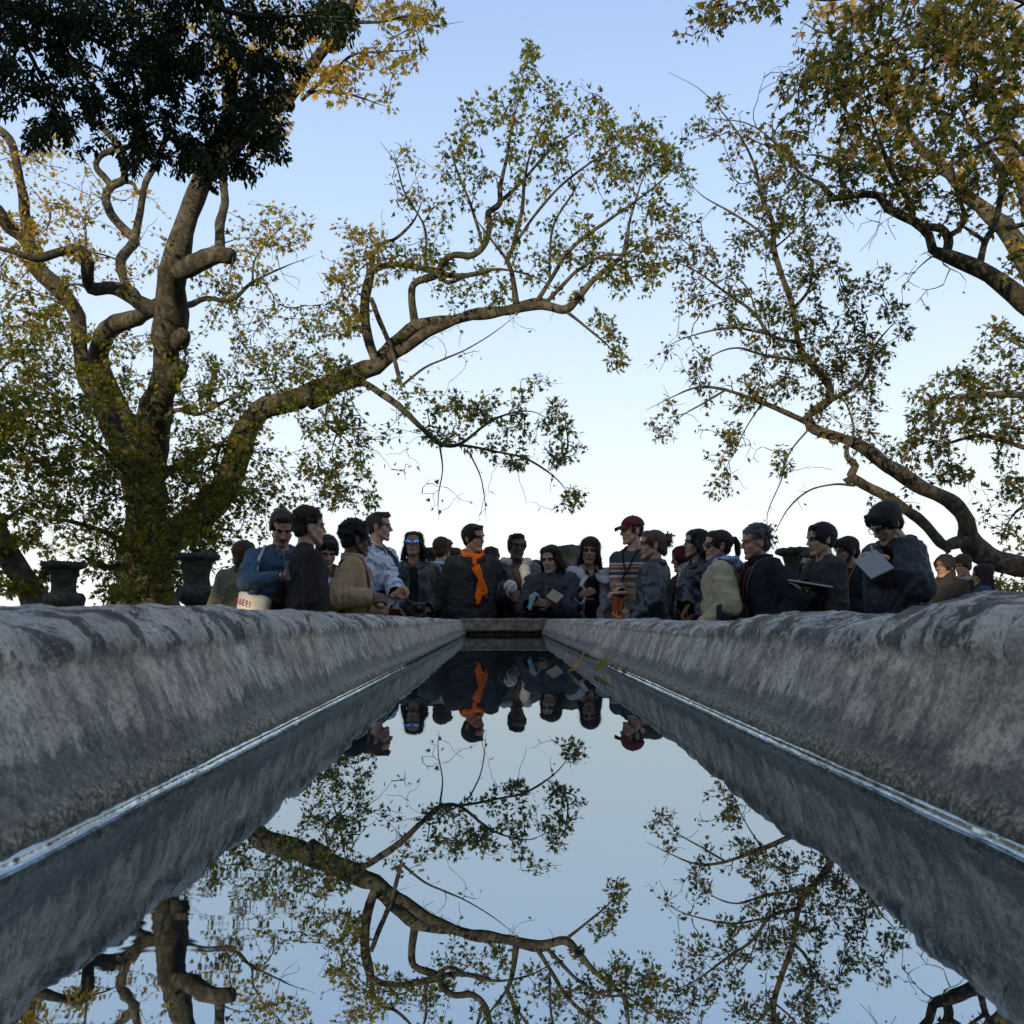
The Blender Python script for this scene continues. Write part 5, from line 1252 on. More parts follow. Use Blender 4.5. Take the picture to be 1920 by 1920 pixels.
        S = np.cross(T, nrm); S /= np.linalg.norm(S,axis=1)[:,None]+1e-9
        N2 = np.cross(S, T)
        V = np.stack([C-S*wd/2-N2*th, C+S*wd/2-N2*th, C+S*wd/2+N2*th, C-S*wd/2+N2*th],1).reshape(-1,3); n = len(C)
        F = [(i*4+a, i*4+(a+1)%4, (i+1)*4+(a+1)%4, (i+1)*4+a) for i in range(n-1) for a in range(4)] + [(0,1,2,3),(4*n-4,4*n-3,4*n-2,4*n-1)]
        link(name, npmesh(name, V, np.array(F)), mat, s.root, smooth=False); return C
    def lanyard(s, mat, z_end, x_end=0.0, badge=True, tilt=15):
        nk = s.neck; k = s.s
        for q in (-1,1): s.strap([nk+np.array([q*.055,.05,.02]), nk+np.array([q*.068,-.02,.005]), nk+np.array([q*.055+x_end*.2,-.10,-.08]), np.array([x_end,-.2,z_end+.04])], .009, mat, 'lanyard', out=.012)
        if badge: s.badge(np.array([x_end,-.3,z_end]), tilt)
    def badge(s, p, tilt=15, col=((.62,.42,.03),(.42,.12,.06),(.02,.08,.30)), size=(.050,.070)):
        h = s.tree.find_nearest(Vector(p)) if s.tree else (Vector(p), Vector((0,-1,0)))
        loc = np.array(h[0]); n = np.array([loc[0]*2, -1, 0]); n /= np.linalg.norm(n); loc = loc+n*.024
        ux = np.cross(n, [0,0,1]); ux = -ux/np.linalg.norm(ux); uz = np.array([0,0,1.]); c, t = cos(R(tilt)), sin(R(tilt)); a, b = ux*c+uz*t, -ux*t+uz*c
        def plate(w, h, y0, y1, ox=0, oz=0, circ=False):
            if circ: o = [(cos(q)*w, sin(q)*w) for q in np.linspace(0,2*pi,20,endpoint=False)]
            else: o = [(-w,-h),(w,-h),(w,h),(-w,h)]
            V = [loc+a*(x+ox)+b*(z+oz)+n*y for y in (y0,y1) for x, z in o]; m = len(o)
            return V, [list(range(m))[::-1], [m+i for i in range(m)]]+[[i,(i+1)%m,m+(i+1)%m,m+i] for i in range(m)]
        w, h = size[0]/2, size[1]/2
        V, F = plate(w, h, -.002, .002); bd = link('badge', npmesh('badge', V, F), MM('plain', col[0], rough=.4), s.root, False)
        V, F = plate(w*.78, h*.82, .002, .003); link('badge_print', npmesh('badge_print', V, F), MM('plain', col[1], rough=.4), bd, False)
        V, F = plate(w*.42, 0, .003, .0042, w*.15, -h*.28, True); link('badge_dot', npmesh('badge_dot', V, F), MM('plain', col[2], rough=.4), bd, False)
    def collar(s, mat, kind='shirt', g=.0, name='collar', h=.04, r=.075):
        """ring of cloth round the neck, folded outwards"""
        nk = s.neck + np.array([0,-.008,-.012]); rows = []
        A = np.linspace(-pi*.5+.16, 1.5*pi-.16, 40) if kind in ('shirt','lapel') else np.linspace(-pi/2, 1.5*pi, 41)
        for a in A:
            fr = max(0, -sin(a)); rr = r + g; droop = .045*fr if kind in ('shirt','lapel') else .012*fr
            c = np.array([cos(a)*rr*1.02, sin(a)*rr*.95, -droop]); o = np.array([cos(a), sin(a), 0])
            if kind == 'stand': pr = [(0,0),(.0,h*.5),(.003,h),(.010,h),(.012,h*.5),(.014,0)]
            elif kind == 'fur': pr = [(-.005,-.01),(-.002,h*.7),(.02,h),(.055,h*.7),(.075,.0),(.06,-.03),(.03,-.02)]
            else: pr = [(-.004,-.02),(.0,h*.55),(.006,h*.8),(.016,h*.62),(.028+.020*fr,-.004-.018*fr),(.020+.015*fr,-.008-.018*fr),(.008,h*.3)]
            rows.append([nk+c+o*u+np.array([0,0,z]) for u, z in pr])
        G = np.array(rows); n, m = G.shape[:2]; V = s.L2(G.reshape(-1,3)); F = [(i*m+j, i*m+(j+1)%m, (i+1)*m+(j+1)%m, (i+1)*m+j) for i in range(n-1) for j in range(m)] + [tuple(range(m)), tuple((n-1)*m+j for j in range(m))][:0]
        V = V + np.stack([vnoise(V, 30, q) for q in range(3)],1)*.003
        ob = link(name, npmesh(name, V, np.array(F)), mat, s.root); return ob
    def L2(s, V): return V
    def lapels(s, mat, wide=.07, z1=.40, spread=.05, name='lapel', fem=False, steps=16, top=.0, out=.014):
        k = s.s
        for q in (-1,1):
            V = []
            for t in np.linspace(0,1,steps):
                z = s.neck[2]+top - t*z1; x0 = q*(.045 + spread*0 + (.03)*t*spread/.05); x1 = x0 + q*wide*(1-abs(t-.35)**1.5*1.05)*(1 if t<.97 else .5)
                for x in (x0, (x0+x1)/2, x1):
                    p = s.snap(s.L((x, -.30, z+ (0 if t>.1 else 0)))[0] if False else np.array([x, -.16+s.headc[1]*.3, z]), out + (.006 if x == (x0+x1)/2 else 0)); V.append(p)
            n = steps; F = [(i*3+j, i*3+j+1, i*3+j+4, i*3+j+3) for i in range(n-1) for j in range(2)]
            ob = link(name, npmesh(name, V, np.array(F)), mat, s.root); m = ob.modifiers.new('thickness','SOLIDIFY'); m.thickness = .007
    def glasses(s, col=(.01,.01,.012), lens=None, r=.021, thick=.0022, square=False, name='glasses', w=1.0):
        paths = []
        for q in (-1,1):
            c = np.array([q*.033,-.094,.006]); pts = []
            for a in np.linspace(0, 2*pi, 21):
                ex = .75 if square else 1.0
                x = np.sign(cos(a))*abs(cos(a))**ex*r*1.12*w; z = np.sign(sin(a))*abs(sin(a))**ex*r*.86
                pts.append([*(c+np.array([x, abs(x)*.10+ (q*x>0)*.004, z])), thick])
            paths.append(np.array(pts)); paths.append(np.array([[q*(.033+r*1.1*w),-.088,.012,thick],[q*.080,-.05,.014,thick*.9],[q*.084,.02,.008,thick*.9]]))
        paths.append(np.array([[-.033+r*1.1*w,-.096,.010,thick],[0,-.099,.013,thick],[.033-r*1.1*w,-.096,.010,thick]]))
        me = tube_mesh(name, paths, 6); V = np.empty(len(me.vertices)*3, np.float32); me.vertices.foreach_get('co', V); V = (V.reshape(-1,3)*s.hs)@s.HR.T+s.headc
        me.vertices.foreach_set('co', V.astype(np.float32).ravel()); me.update(); fr = link(name, me, MM('plain', col, rough=.25), s.root)
        if lens is not None:
            for q in (-1,1):
                a = np.linspace(0,2*pi,20,endpoint=False); c = np.array([q*.033,-.0945,.006])
                P = [c-np.array([0,.003,0])]+[c+np.array([cos(t)*r*1.08*w, abs(cos(t))*r*.10, sin(t)*r*.82]) for t in a]
                V = (np.array(P)*s.hs)@s.HR.T+s.headc; link('lens', npmesh('lens', V, [[0,1+i,1+(i+1)%20] for i in range(20)]), lens, fr)
        return s
    def ring(s, name, mat, centre, rx, ry, tube, tilt=0, sweep=(0,2*pi), lump=.0, seed=0, parent=None, ns=10):
        pts = []
        for a in np.linspace(*sweep, 44):
            pts.append([centre[0]+cos(a)*rx, centre[1]+sin(a)*ry, centre[2]+sin(a)*tilt, tube])
        me = tube_mesh(name, [np.array(pts)], ns, lump, seed); return link(name, me, mat, parent or s.root)
    def done(s, label, group=None): tag(s.root, label, 'person', group); return s
def _mat_eye():
    s = NB('eye'); s.set(Base_Color=s.attr('col','Color'), Roughness=.15, Specular_IOR_Level=.5); return s.m
mat_eye = _mat_eye()
def put(name, prims_or_vf, mat, loc, M3, parent=None, smooth=False):
    """place loose parts given in a local frame with basis M3 (columns) at loc, world coordinates"""
    V, F = prims_or_vf; V = np.array(V)@np.array(M3).T + np.array(loc)
    me = npmesh(name, V, F if isinstance(F, list) else np.asarray(F)); return link(name, me, mat, parent, smooth)
def boxvf(x0,x1,y0,y1,z0,z1):
    V = [(x,y,z) for z in (z0,z1) for y in (y0,y1) for x in (x0,x1)]
    return np.array(V, float), [[0,2,3,1],[4,5,7,6],[0,1,5,4],[2,6,7,3],[0,4,6,2],[1,3,7,5]]
def bevelbox(x0,x1,y0,y1,z0,z1,b=.003,seg=2):
    bm = bmesh.new(); V, F = boxvf(x0,x1,y0,y1,z0,z1); vs_ = [bm.verts.new(v) for v in V]
    for f in F: bm.faces.new([vs_[i] for i in f])
    bmesh.ops.recalc_face_normals(bm, faces=bm.faces); bmesh.ops.bevel(bm, geom=bm.edges[:], offset=b, segments=seg, affect='EDGES', profile=.5)
    bm.verts.index_update(); V = [v.co[:] for v in bm.verts]; F = [[v.index for v in f.verts] for f in bm.faces]; bm.free(); return np.array(V), F
# ------------------------------------------------------------------ the crowd
BLK = (.012,.013,.016); SK_L = (.40,.245,.175); SK_M = (.30,.180,.120); SK_T = (.24,.140,.092); SK_D = (.095,.052,.036); SK_A = (.38,.25,.175)
mirror = mat_plain('mirrored_lens', (.16,.30,.62), rough=.04, spec=1.0, metallic=.9)
dark_lens = mat_plain('dark_lens', (.02,.012,.01), rough=.08, spec=.6)
orange_ribbon = MM('cloth', (.30,.075,.03)); black_ribbon = MM('cloth', (.008,.008,.009))
def vec(*a): return np.array(a, float)
G_CROWD = 'people gathered around the stone table'
# 1 back turned, olive quilted jacket
p = Person(459, 1013, 7.7, rz=172, hy=-18, fem=True, w=1.14, tone=SK_L, seed=1)
p.arms(); p.body(); p.hair('lowbun', (.045,.022,.016)); p.garment('quilted_jacket', mat_quilt(), g=.045, box=.012, folds=.010, slr=(.068,.062,.058,.045)); p.collar(MM('cloth', (.05,.052,.032)), 'stand', r=.074, h=.03); p.trousers()
p.done('person seen from behind in an olive quilted jacket with dark reddish knotted hair', G_CROWD)
# 2 blue shirt, looking at the phone
p = Person(529, 958, 6.3, rz=28, hs=1.02, hy=-8, hp=30, lean=2, tone=SK_L, seed=2, w=1.16)
p.arms(right=(('px',533,1082,6.02), (.55,-.45,.45), (.3,.8,.0), .75, None, (-1,.1,-.5)), left=(('px',562,1090,6.1), (-.5,-.5,.4), (0,1,0), .7)); p.body(stubble=.25, lid='down', brow=(.03,.02,.012))
p.hair('short', (.035,.022,.013)); mb, mf, _ = remesh([cap((q*.024,-.088,-.047),(0,-.0955,-.043),.0045,.005) for q in (-1,1)], .003, 1); p.headpart('moustache', mb, mf, MM('hair', (.05,.03,.015)))
p.garment('shirt', MM('cloth', (.055,.095,.140)), g=.024, box=.004, folds=.010, cuff=.86, vneck=(.09,.03)); p.collar(MM('cloth', (.055,.095,.140)), 'shirt', r=.070, h=.034); p.trousers((.05,.05,.05))
for i, z in enumerate((1.40,1.33,1.26)):
    b = p.snap((0,-.3,z*p.s), .003); V, F = cap(b-vec(0,.002,0), b+vec(0,.002,0), .006); link('button', mesh_from('button', V, F), MM('plain', (.40,.20,.10)), p.root)
wa = p.arm[-1]; wx = wa['T']-wa['E']; wx /= np.linalg.norm(wx)
me = tube_mesh('wristwatch', [np.array([[*(wa['T']-wx*.02-wx*.010),.034],[*(wa['T']-wx*.02-wx*.008),.037],[*(wa['T']-wx*.02+wx*.008),.037],[*(wa['T']-wx*.02+wx*.010),.034]])], 14); link('wristwatch', me, MM('plain', (.35,.34,.30), rough=.25, metallic=.8), p.root)
p.done('man in a blue button shirt smiling down at his phone', G_CROWD); P2 = p
ph = put('phone', bevelbox(-.036,.036,-.004,.004,-.075,.075,.003), MM('plain', (.02,.02,.022), rough=.2), W(545,1070,5.95), rot_xyz(-25,25,0)); tag(ph, 'black phone held up by the man in the blue shirt', 'phone')
# 3 black cardigan, back three-quarter
p = Person(581, 955, 6.05, rz=118, hy=-6, hp=0, tone=SK_L, seed=3, w=1.0, hs=1.0)
p.arms(left=((.25,-.02,.86),(0,-.1,-1),(-1,0,0),.4)); p.body(stubble=.15); p.hair('curly', (.028,.018,.014), .45)
p.garment('cardigan', MM('cloth', (.022,.018,.017), weave=160, bump=.5), g=.030, box=.012, folds=.009, slr=(.064,.056,.052,.04)); p.trousers((.03,.028,.026)); p.collar(MM('cloth', (.25,.33,.42)), 'stand', r=.060, h=.014)
e = (vec(.086,.004,-.010)*p.hs)@p.HR.T + p.headc; V, F = ell(e, (.009,.009,.012), sub=2); link('earphone', mesh_from('earphone', V, F), MM('plain', (.01,.01,.011), rough=.25), p.root)
p.done('man seen from behind in a black cardigan, head in profile with an earphone', G_CROWD)
# 4 young man between, white tee
p = Person(613, 1007, 7.4, rz=14, hp=24, hy=6, tone=SK_M, seed=4)
p.arms(right=((-.08,-.26,1.0),(.5,-.5,.2),(0,.6,-.6),.6), left=((.10,-.26,1.0),(-.5,-.5,.2),(0,.6,-.6),.6)); p.body(lid='down'); p.hair('mop', (.018,.014,.012)); p.garment('tee_shirt', MM('cloth', (.42,.47,.55)), g=.010, sleeve=False, folds=.005)
p.garment('jacket', MM('cloth', (.075,.052,.042)), g=.030, box=.01, open_=(.05,.055), folds=.010); p.collar(MM('cloth', (.075,.052,.042)), 'lapel', r=.082); p.trousers()
p.done('young man looking down in a brown jacket over a white tee shirt', G_CROWD)
# 5 camel coat
p = Person(668, 980, 6.6, rz=98, hy=14, hp=4, tone=SK_D, seed=5, w=1.02)
p.arms(right=(('px',694,1121,6.35),(.2,-1,.0),(.8,0,-.4),.55), left=((.16,-.26,1.0),(-.3,-1,0),(-.7,0,-.6),.5)); p.body(); p.hair('curly', (.012,.011,.012), .9); p.glasses((.015,.012,.012), r=.020)
p.garment('coat', MM('cloth', (.30,.205,.12), weave=120), g=.034, box=.014, folds=.007, hemz=.62, slr=(.066,.058,.056,.046)); p.collar(MM('cloth', (.30,.205,.12)), 'stand', r=.078, h=.05); p.trousers()
p.strap([p.neck+vec(-.06,.10,-.02), vec(-.12,.06,1.42*p.s), vec(-.14,-.10,1.36*p.s), vec(-.16,-.16,1.15*p.s), vec(-.17,-.05,.98*p.s)], .032, MM('leather', (.07,.045,.03)), 'bag_strap')
p.strap([vec(-.12,.06,1.42*p.s), vec(-.15,.12,1.3*p.s), vec(-.17,.12,1.15*p.s), vec(-.18,.06,.98*p.s)], .032, MM('leather', (.07,.045,.03)), 'bag_strap')
p.lanyard(orange_ribbon, 1.22*p.s, 0, badge=False)
p.done('person in a camel coat with curly black hair and glasses, bag strap over the shoulder', G_CROWD)
# 6 tall man, ink print jacket
p = Person(711, 961, 7.78, rz=62, hy=25, tone=SK_L, seed=6)
p.arms(left=(('px',743,1116,7.45),(.25,-.8,.35),(-.7,.3,-.3),.85), right=((-.20,-.22,.98),(.3,-1,-.1),(1,0,0),.6)); p.body(stubble=.1); p.hair('quiff', (.055,.033,.022))
p.garment('printed_jacket', mat_inkprint(), g=.040, box=.010, folds=.012, slr=(.068,.062,.058,.050), cuff=.9); p.collar(MM('cloth', (.045,.055,.065)), 'shirt', r=.082, h=.045); p.trousers()
p.strap([vec(.02,-.30,z*p.s) for z in (1.36,1.2,1.05,.9)], .012, MM('cloth', BLK), 'zip')
p.strap([vec(.10,-.08,1.44*p.s), vec(.07,-.2,1.36*p.s), vec(-.02,-.25,1.22*p.s), vec(-.12,-.2,1.12*p.s), vec(-.17,-.05,1.05*p.s)], .045, MM('cloth', (.02,.03,.045)), 'sling_strap')
p.done('tall man in profile wearing a white jacket with blue ink pattern', G_CROWD)
# 7 mirrored sunglasses, camera
p = Person(776, 997, 8.2, rz=2, hy=-6, hp=-16, tone=SK_T, seed=7, w=1.02)
p.arms(right=(('px',766,1140,7.96),(.75,-.4,.15),(0,.8,-.5),.6), left=(('px',801,1143,7.96),(-.75,-.4,.15),(0,.8,-.5),.6)); p.body(); p.hair('shag', (.022,.015,.012)); p.glasses((.02,.03,.08), lens=mirror, r=.0235, w=1.05, name='sunglasses')
p.garment('shirt', MM('cloth', (.02,.025,.032)), g=.012, sleeve=False); p.collar(MM('cloth', (.02,.025,.032)), 'shirt', r=.066)
p.garment('leather_jacket', MM('leather', (.022,.026,.028)), g=.034, box=.012, open_=(.035,.045), folds=.011, slr=(.066,.060,.056,.046)); p.collar(MM('leather', (.022,.026,.028)), 'lapel', r=.088); p.trousers()
p.strap([p.neck+vec(-.09,.03,-.03), vec(-.08,-.2,1.38*p.s), vec(-.02,-.3,1.2*p.s), vec(.06,-.3,1.05*p.s), vec(.12,-.2,.93*p.s)], .036, MM('cloth', (.055,.050,.032)), 'shoulder_strap')
p.done('long-haired person in mirrored blue sunglasses and a black leather jacket, looking up', G_CROWD)
cm = empty('camera', W(785,1141,7.90)); tag(cm, 'small black film camera held by the person in mirrored sunglasses', 'camera')
I3 = np.eye(3)
put('body', bevelbox(-.062,.062,-.016,.016,-.036,.036,.005), MM('leather', (.012,.012,.013)), (0,0,0), I3, cm); put('top_plate', bevelbox(-.062,.062,-.016,.016,.036,.050,.003), MM('plain', (.22,.22,.22), rough=.3, metallic=.7), (0,0,0), I3, cm)
V, F = tubes([np.array([[0,-.015,0,.027],[0,-.040,0,.027],[0,-.041,0,.024],[0,-.036,0,.018]])], 20); put('lens', (V, F), MM('plain', (.012,.012,.014), rough=.12), (0,0,0), I3, cm)
# 8 back of head, navy rugby
p = Person(830, 1008, 9.6, rz=160, hy=-12, hp=2, tone=SK_L, seed=8, w=.98)
p.arms(); p.body(); p.hair('mop', (.060,.032,.018), .8); p.garment('rugby_shirt', MM('cloth', (.025,.035,.075)), g=.022, folds=.008); p.collar(MM('cloth', (.34,.42,.52)), 'shirt', r=.070, h=.045); p.trousers()
for z in (1.355,1.365): p.strap([vec(x,.25,z*p.s) for x in (-.14,-.05,.05,.14)], .007, MM('cloth', (.40,.06,.05)), 'stripe', out=.004)
p.done('brown-haired person with their back turned, pale collar over a navy shirt', G_CROWD)
# 9 orange scarf
p = Person(889, 983, 8.12, rz=12, hy=38, hp=4, hr=-3, tone=(.40,.20,.13), seed=9, w=1.08)
p.arms(right=((-.25,.10,.88),(.4,.6,-.6),(0,1,0),.5), left=((.22,.06,.90),(-.3,.5,-.8),(0,1,0),.5)); p.body(stubble=.1, mouth=1); p.hair('short', (.020,.016,.014), 1.3)
p.garment('jacket', MM('cloth', (.040,.038,.038)), g=.036, box=.014, folds=.012, slr=(.068,.062,.058,.048), vneck=(.16,.05)); p.collar(MM('cloth', (.03,.031,.036)), 'lapel', r=.094, h=.05); p.trousers()
oc = MM('cloth', (.95,.155,.012), weave=90, var=.15, bump=.4)
P = []
nk = p.neck
for t0, r0, dz in ((0,.030,-.002),(1,.026,.020),(2,.028,-.030)):
    pts = [nk+vec(cos(a)*(.078+.006*t0), sin(a)*(.076+.006*t0)-.012, dz - .045*max(0,-sin(a)) + .012*sin(3*a+t0)) for a in np.linspace(0,2*pi,19)]
    for a_, b_ in zip(pts, pts[1:]): P.append(cap(a_, b_, r0, r0, (1,1,1.1)))
V, F, N = remesh(P, .008, 2); V += N*(fbm(V*vec(1,1,2.4), 34, 3, 3)*.010)[:,None]; sc = link('scarf', mesh_from('scarf', V, F), oc, p.root)
for x0, x1, wd, zz, nn in ((.005,.050,.060,1.06,5),(.055,.075,.042,1.12,6)):
    P = []
    for st in range(7):
        off = (st-3)/3*wd/2; pts = [p.snap(vec(x0+(x1-x0)*t+off*(1-.45*t), -.30, nk[2]-.07-t*(nk[2]-.07-zz*p.s+.01*(st%3))), .014+.008*sin(st*2.4)) for t in np.linspace(0,1,12)]
        for a_, b_ in zip(pts, pts[1:]): P.append(cap(a_, b_, .0115, .0105, (1,.75,1)))
    V, F, N = remesh(P, .0055, 2); V += N*(fbm(V*vec(1,1,.15), 90, 2, nn)*.003)[:,None]; link('scarf_end', mesh_from('scarf_end', V, F), oc, sc)
    fr = []
    for st in range(16):
        b = p.snap(vec(x1+((st-7.5)/7.5)*wd*.36, -.30, zz*p.s+.008), .014); fr.append(np.array([[*b,.0022],[*(b+vec(p.rng.normal(0,.003),0,-.025)),.002],[*(b+vec(p.rng.normal(0,.006),0,-.05-.01*p.rng.random())),.0012]]))
    link('fringe', tube_mesh('fringe', fr, 4), oc, sc)
p.done('smiling dark-haired man with a bright orange scarf over a dark jacket', G_CROWD)
# 10 hidden behind 9 and 11
p = Person(922, 1025, 9.7, rz=150, tone=SK_M, seed=10); p.arms(); p.body(); p.hair('short', (.014,.012,.012)); p.garment('top', MM('cloth', (.05,.07,.10)), g=.02); p.trousers()
p.done('dark-haired head just visible between the orange scarf and the shearling collar', G_CROWD)
# 11 shearling collar
p = Person(969, 999, 8.3, rz=8, hy=8, hp=3, fem=True, tone=SK_D, seed=11, w=1.12)
p.arms(right=(('px',958,1112,7.98),(.9,-.2,-.15),(0,1,-.2),.55), left=(('px',985,1118,8.0),(-.8,-.4,-.1),(0,1,-.2),.5)); p.body(lips=.5); p.hair('short', (.010,.009,.009), .25); p.glasses((.008,.008,.010), r=.024, square=True, thick=.003)
p.garment('shearling_jacket', MM('leather', (.016,.018,.021)), g=.036, box=.010, folds=.011, slr=(.066,.060,.056,.050), vneck=(.24,.075)); p.trousers()
fur = MM('cloth', (.50,.46,.43), weave=420, bump=1.0, rough=1.0, var=.3); P = []
for a in np.linspace(-.25*pi, 1.25*pi, 22): 
    P.append(ell(p.neck+vec(cos(a)*.112, sin(a)*.095-.004, .004-.02*max(0,-sin(a))), (.040,.040,.046), sub=2))
for q in (-1,1):
    pts = [p.snap(vec(q*(.085-.075*t+.045*sin(pi*t)), -.3, nz), .016) for t, nz in zip(np.linspace(0,1,9), np.linspace(p.neck[2]-.03, p.neck[2]-.30, 9))]
    for i, (a_, b_) in enumerate(zip(pts, pts[1:])): w_ = (.052,.064,.066,.058,.048,.038,.028,.020,.014)[i]; P.append(cap(a_, b_, w_, w_*.92, (1,.42,1)))
V, F, N = remesh(P, .007, 2); V += N*(fbm(V, 90, 2, 3)*.0055)[:,None]; link('fur_collar', mesh_from('fur_collar', V, F), fur, p.root)
a = p.arm[-1]; ax = (a['T']-a['E']); ax /= np.linalg.norm(ax); c = a['T']-ax*.022; V, F, N = remesh([cap(c-ax*.020, c+ax*.014, .050, .052)], .007, 2); V += N*(fbm(V, 90, 2, 3)*.004)[:,None]
dd = (V-c)@ax; keep = ~((dd[F].mean(1) > .040)); link('fur_cuff', mesh_from('fur_cuff', V, F[keep]), fur, p.root)
p.done('woman with glasses and close-cropped hair in a black jacket with pale shearling collar', G_CROWD)
# 12 face behind
p = Person(1006, 1050, 9.6, rz=5, hy=6, fem=True, tone=SK_A, seed=12); p.arms(); p.body(); p.hair('bob', (.03,.022,.018)); p.glasses((.05,.04,.04), r=.019, thick=.0014); p.garment('top', MM('cloth', (.12,.12,.14)), g=.02); p.trousers()
p.done('half-hidden face with thin glasses peering beside the short-haired woman', G_CROWD)
# 13 dark puffer
p = Person(1033, 1023, 8.0, rz=-8, hy=-18, hp=8, fem=True, tone=SK_A, seed=13, w=1.22)
p.arms(right=(('px',995,1136,7.72),(.15,-.35,.75),(.7,.6,0),.6), left=(('px',1032,1133,7.74),(-.85,-.35,.15),(.1,.9,-.2),.5)); p.body(); p.hair('bob', (.022,.013,.010))
p.garment('puffer_jacket', MM('cloth', (.014,.017,.026), rough=.5, spec=.3), g=.048, box=.014, folds=.016, slr=(.074,.070,.068,.050)); p.trousers()
p.ring('collar', MM('cloth', (.012,.015,.022), rough=.5, spec=.3), p.neck+vec(0,-.004,-.012), .078, .074, .026, .012, lump=.2)
p.strap([p.neck+vec(-.09,.02,-.03), vec(-.07,-.25,1.38*p.s), vec(0,-.35,1.22*p.s), vec(.08,-.35,1.08*p.s)], .04, MM('cloth', (.045,.042,.036)), 'shoulder_strap')
p.done('short dark-haired woman in a navy puffer jacket looking towards the viewer', G_CROWD)
ph = put('phone', bevelbox(-.036,.036,-.005,.005,-.075,.075,.003), MM('plain', (.12,.32,.42), rough=.3), W(998,1126,7.66), rot_xyz(-20,-68,14)); tag(ph, 'phone in a light blue case held by the woman in the puffer jacket', 'phone')
nb = put('notebook', bevelbox(-.055,.055,-.006,.006,-.08,.08,.002), MM('plain', (.24,.19,.13), rough=.7), W(1040,1118,7.70), rot_xyz(-48,30,50)); tag(nb, 'tan notebook held open against the puffer jacket', 'notebook')
# 15 grey coat
p = Person(1106, 1008, 8.2, rz=6, hy=-14, hp=1, hr=4, fem=True, tone=(.30,.165,.105), seed=15, w=1.20)
p.arms(right=(('px',1087,1117,7.92),(.85,-.25,.35),(0,1,0),.2,.1), left=(('px',1166,1106,8.05),(.8,-.4,.2),(0,.8,-.5),.4,.5,(1,.3,-.4))); p.body(mouth=1); p.hair('wavy', (.022,.015,.012), 1.5)
p.garment('black_top', MM('cloth', BLK), g=.010, sleeve=False, folds=.004, vneck=(.10,.05))
gc = MM('cloth', (.44,.41,.43), weave=140); p.garment('grey_coat', gc, g=.034, box=.010, open_=(.055,.075), hemz=.55, folds=.009, slr=(.066,.060,.060,.056))
for q in (-1,1): p.strap([vec(q*(.074+.030*sin(pi*min(1,t*1.1))), -.3, p.neck[2]+.01-t*.60) for t in np.linspace(0,1,10)], .085 if q > 0 else .05, gc, 'lapel', th=.006, out=.010)
p.trousers(); tr_ = p.tree
p.lanyard(orange_ribbon, 1.17*p.s, .01, badge=False); p.badge(vec(.03,-.3,.955*p.s), 28)
V, F = ell(p.snap(vec(.015,-.3,1.30*p.s), .010), (.010,.003,.018), sub=1); link('pendant', mesh_from('pendant', V, F), MM('plain', (.6,.42,.08), rough=.3, metallic=.8), p.root)
p.done('woman with long wavy dark hair in a grey coat, one hand to her chest', G_CROWD)
# 17 burgundy cap, fair-isle sweater
p = Person(1184, 967, 8.05, rz=-30, hy=-38, hp=3, tone=SK_L, seed=17, w=.98, hairtop=.138)
p.arms(right=(('px',1165,1112,7.70),(-.75,-.6,-.05),(.2,.3,-.9),.95), left=((.24,-.02,.88),(0,-.1,-1),(-1,0,0),.5)); p.body(); p.hair('cap', (.018,.014,.013), .5)
p.garment('patterned_sweater', mat_fairisle(), g=.022, folds=.006, slr=(.060,.052,.048,.038)); p.trousers((.04,.04,.05)); p.ring('ribbed_collar', MM('cloth', (.03,.035,.04)), p.neck+vec(0,-.003,-.03), .068, .066, .012, .008)
V, F, N = remesh([ell((0,.016,.050),(.090,.108,.090))], .006, 2); k = V[F].mean(1); kp = k[:,2] > .052 - .10*0 + .10*np.maximum(0,-k[:,1]-.02)*0; F = F[kp]; cp = p.headpart('cap', V, F, MM('cloth', (.105,.020,.030), weave=200)); m = cp.modifiers.new('t','SOLIDIFY'); m.thickness = .004
a = np.linspace(-1,1,15); rows = []
for u in a:
    for t in (0,.33,.66,1): rows.append((u*.068*(1-.18*t*t), -.078-.078*t*math.sqrt(max(0,1-.55*u*u))+.030*u*u*(1-t), .062-.026*t-.030*u*u*(.6+.4*t)))
F = [(i*4+j, i*4+j+1, (i+1)*4+j+1, (i+1)*4+j) for i in range(14) for j in range(3)]
V = (np.array(rows)*p.hs)@p.HR.T+p.headc; br = link('cap_brim', npmesh('cap_brim', V, np.array(F)), MM('cloth', (.095,.018,.027), weave=200), cp); m = br.modifiers.new('t','SOLIDIFY'); m.thickness = .004
V, F = ell((0,.016,.141), (.007,.007,.005), sub=1); V = (V*p.hs)@p.HR.T+p.headc; link('cap_button', mesh_from('cap_button', V, F), MM('cloth', (.095,.018,.027)), cp)
p.lanyard(black_ribbon, 1.20*p.s, -.02, badge=False); p.badge(vec(-.03,-.3,1.13*p.s), 22)
p.done('man in a burgundy cap and a patterned sweater, looking left with a raised fist', G_CROWD)
# orange cloth hanging between 15 and 17
P = []
c0 = W(1158,1118,8.0)
for st in range(9):
    x = (st-4)*.009; pts = [np.array(c0)+vec(x-.05*t+.012*sin(st+3*t), .01*sin(st*2.1), -.36*t) for t in np.linspace(0,1,9)]; P += [cap(a_, b_, .010, .010) for a_, b_ in zip(pts, pts[1:])]
V, F, N = remesh(P, .007, 2); V += N*(fbm(V*vec(1,1,.1), 70, 2, 4)*.006)[:,None]; o = link('hanging_scarf', mesh_from('hanging_scarf', V - c0, F), MM('cloth', (.62,.17,.07), weave=120)); o.location = c0
tag(o, 'coral orange scarf hanging between the grey coat and the patterned sweater', 'scarf')
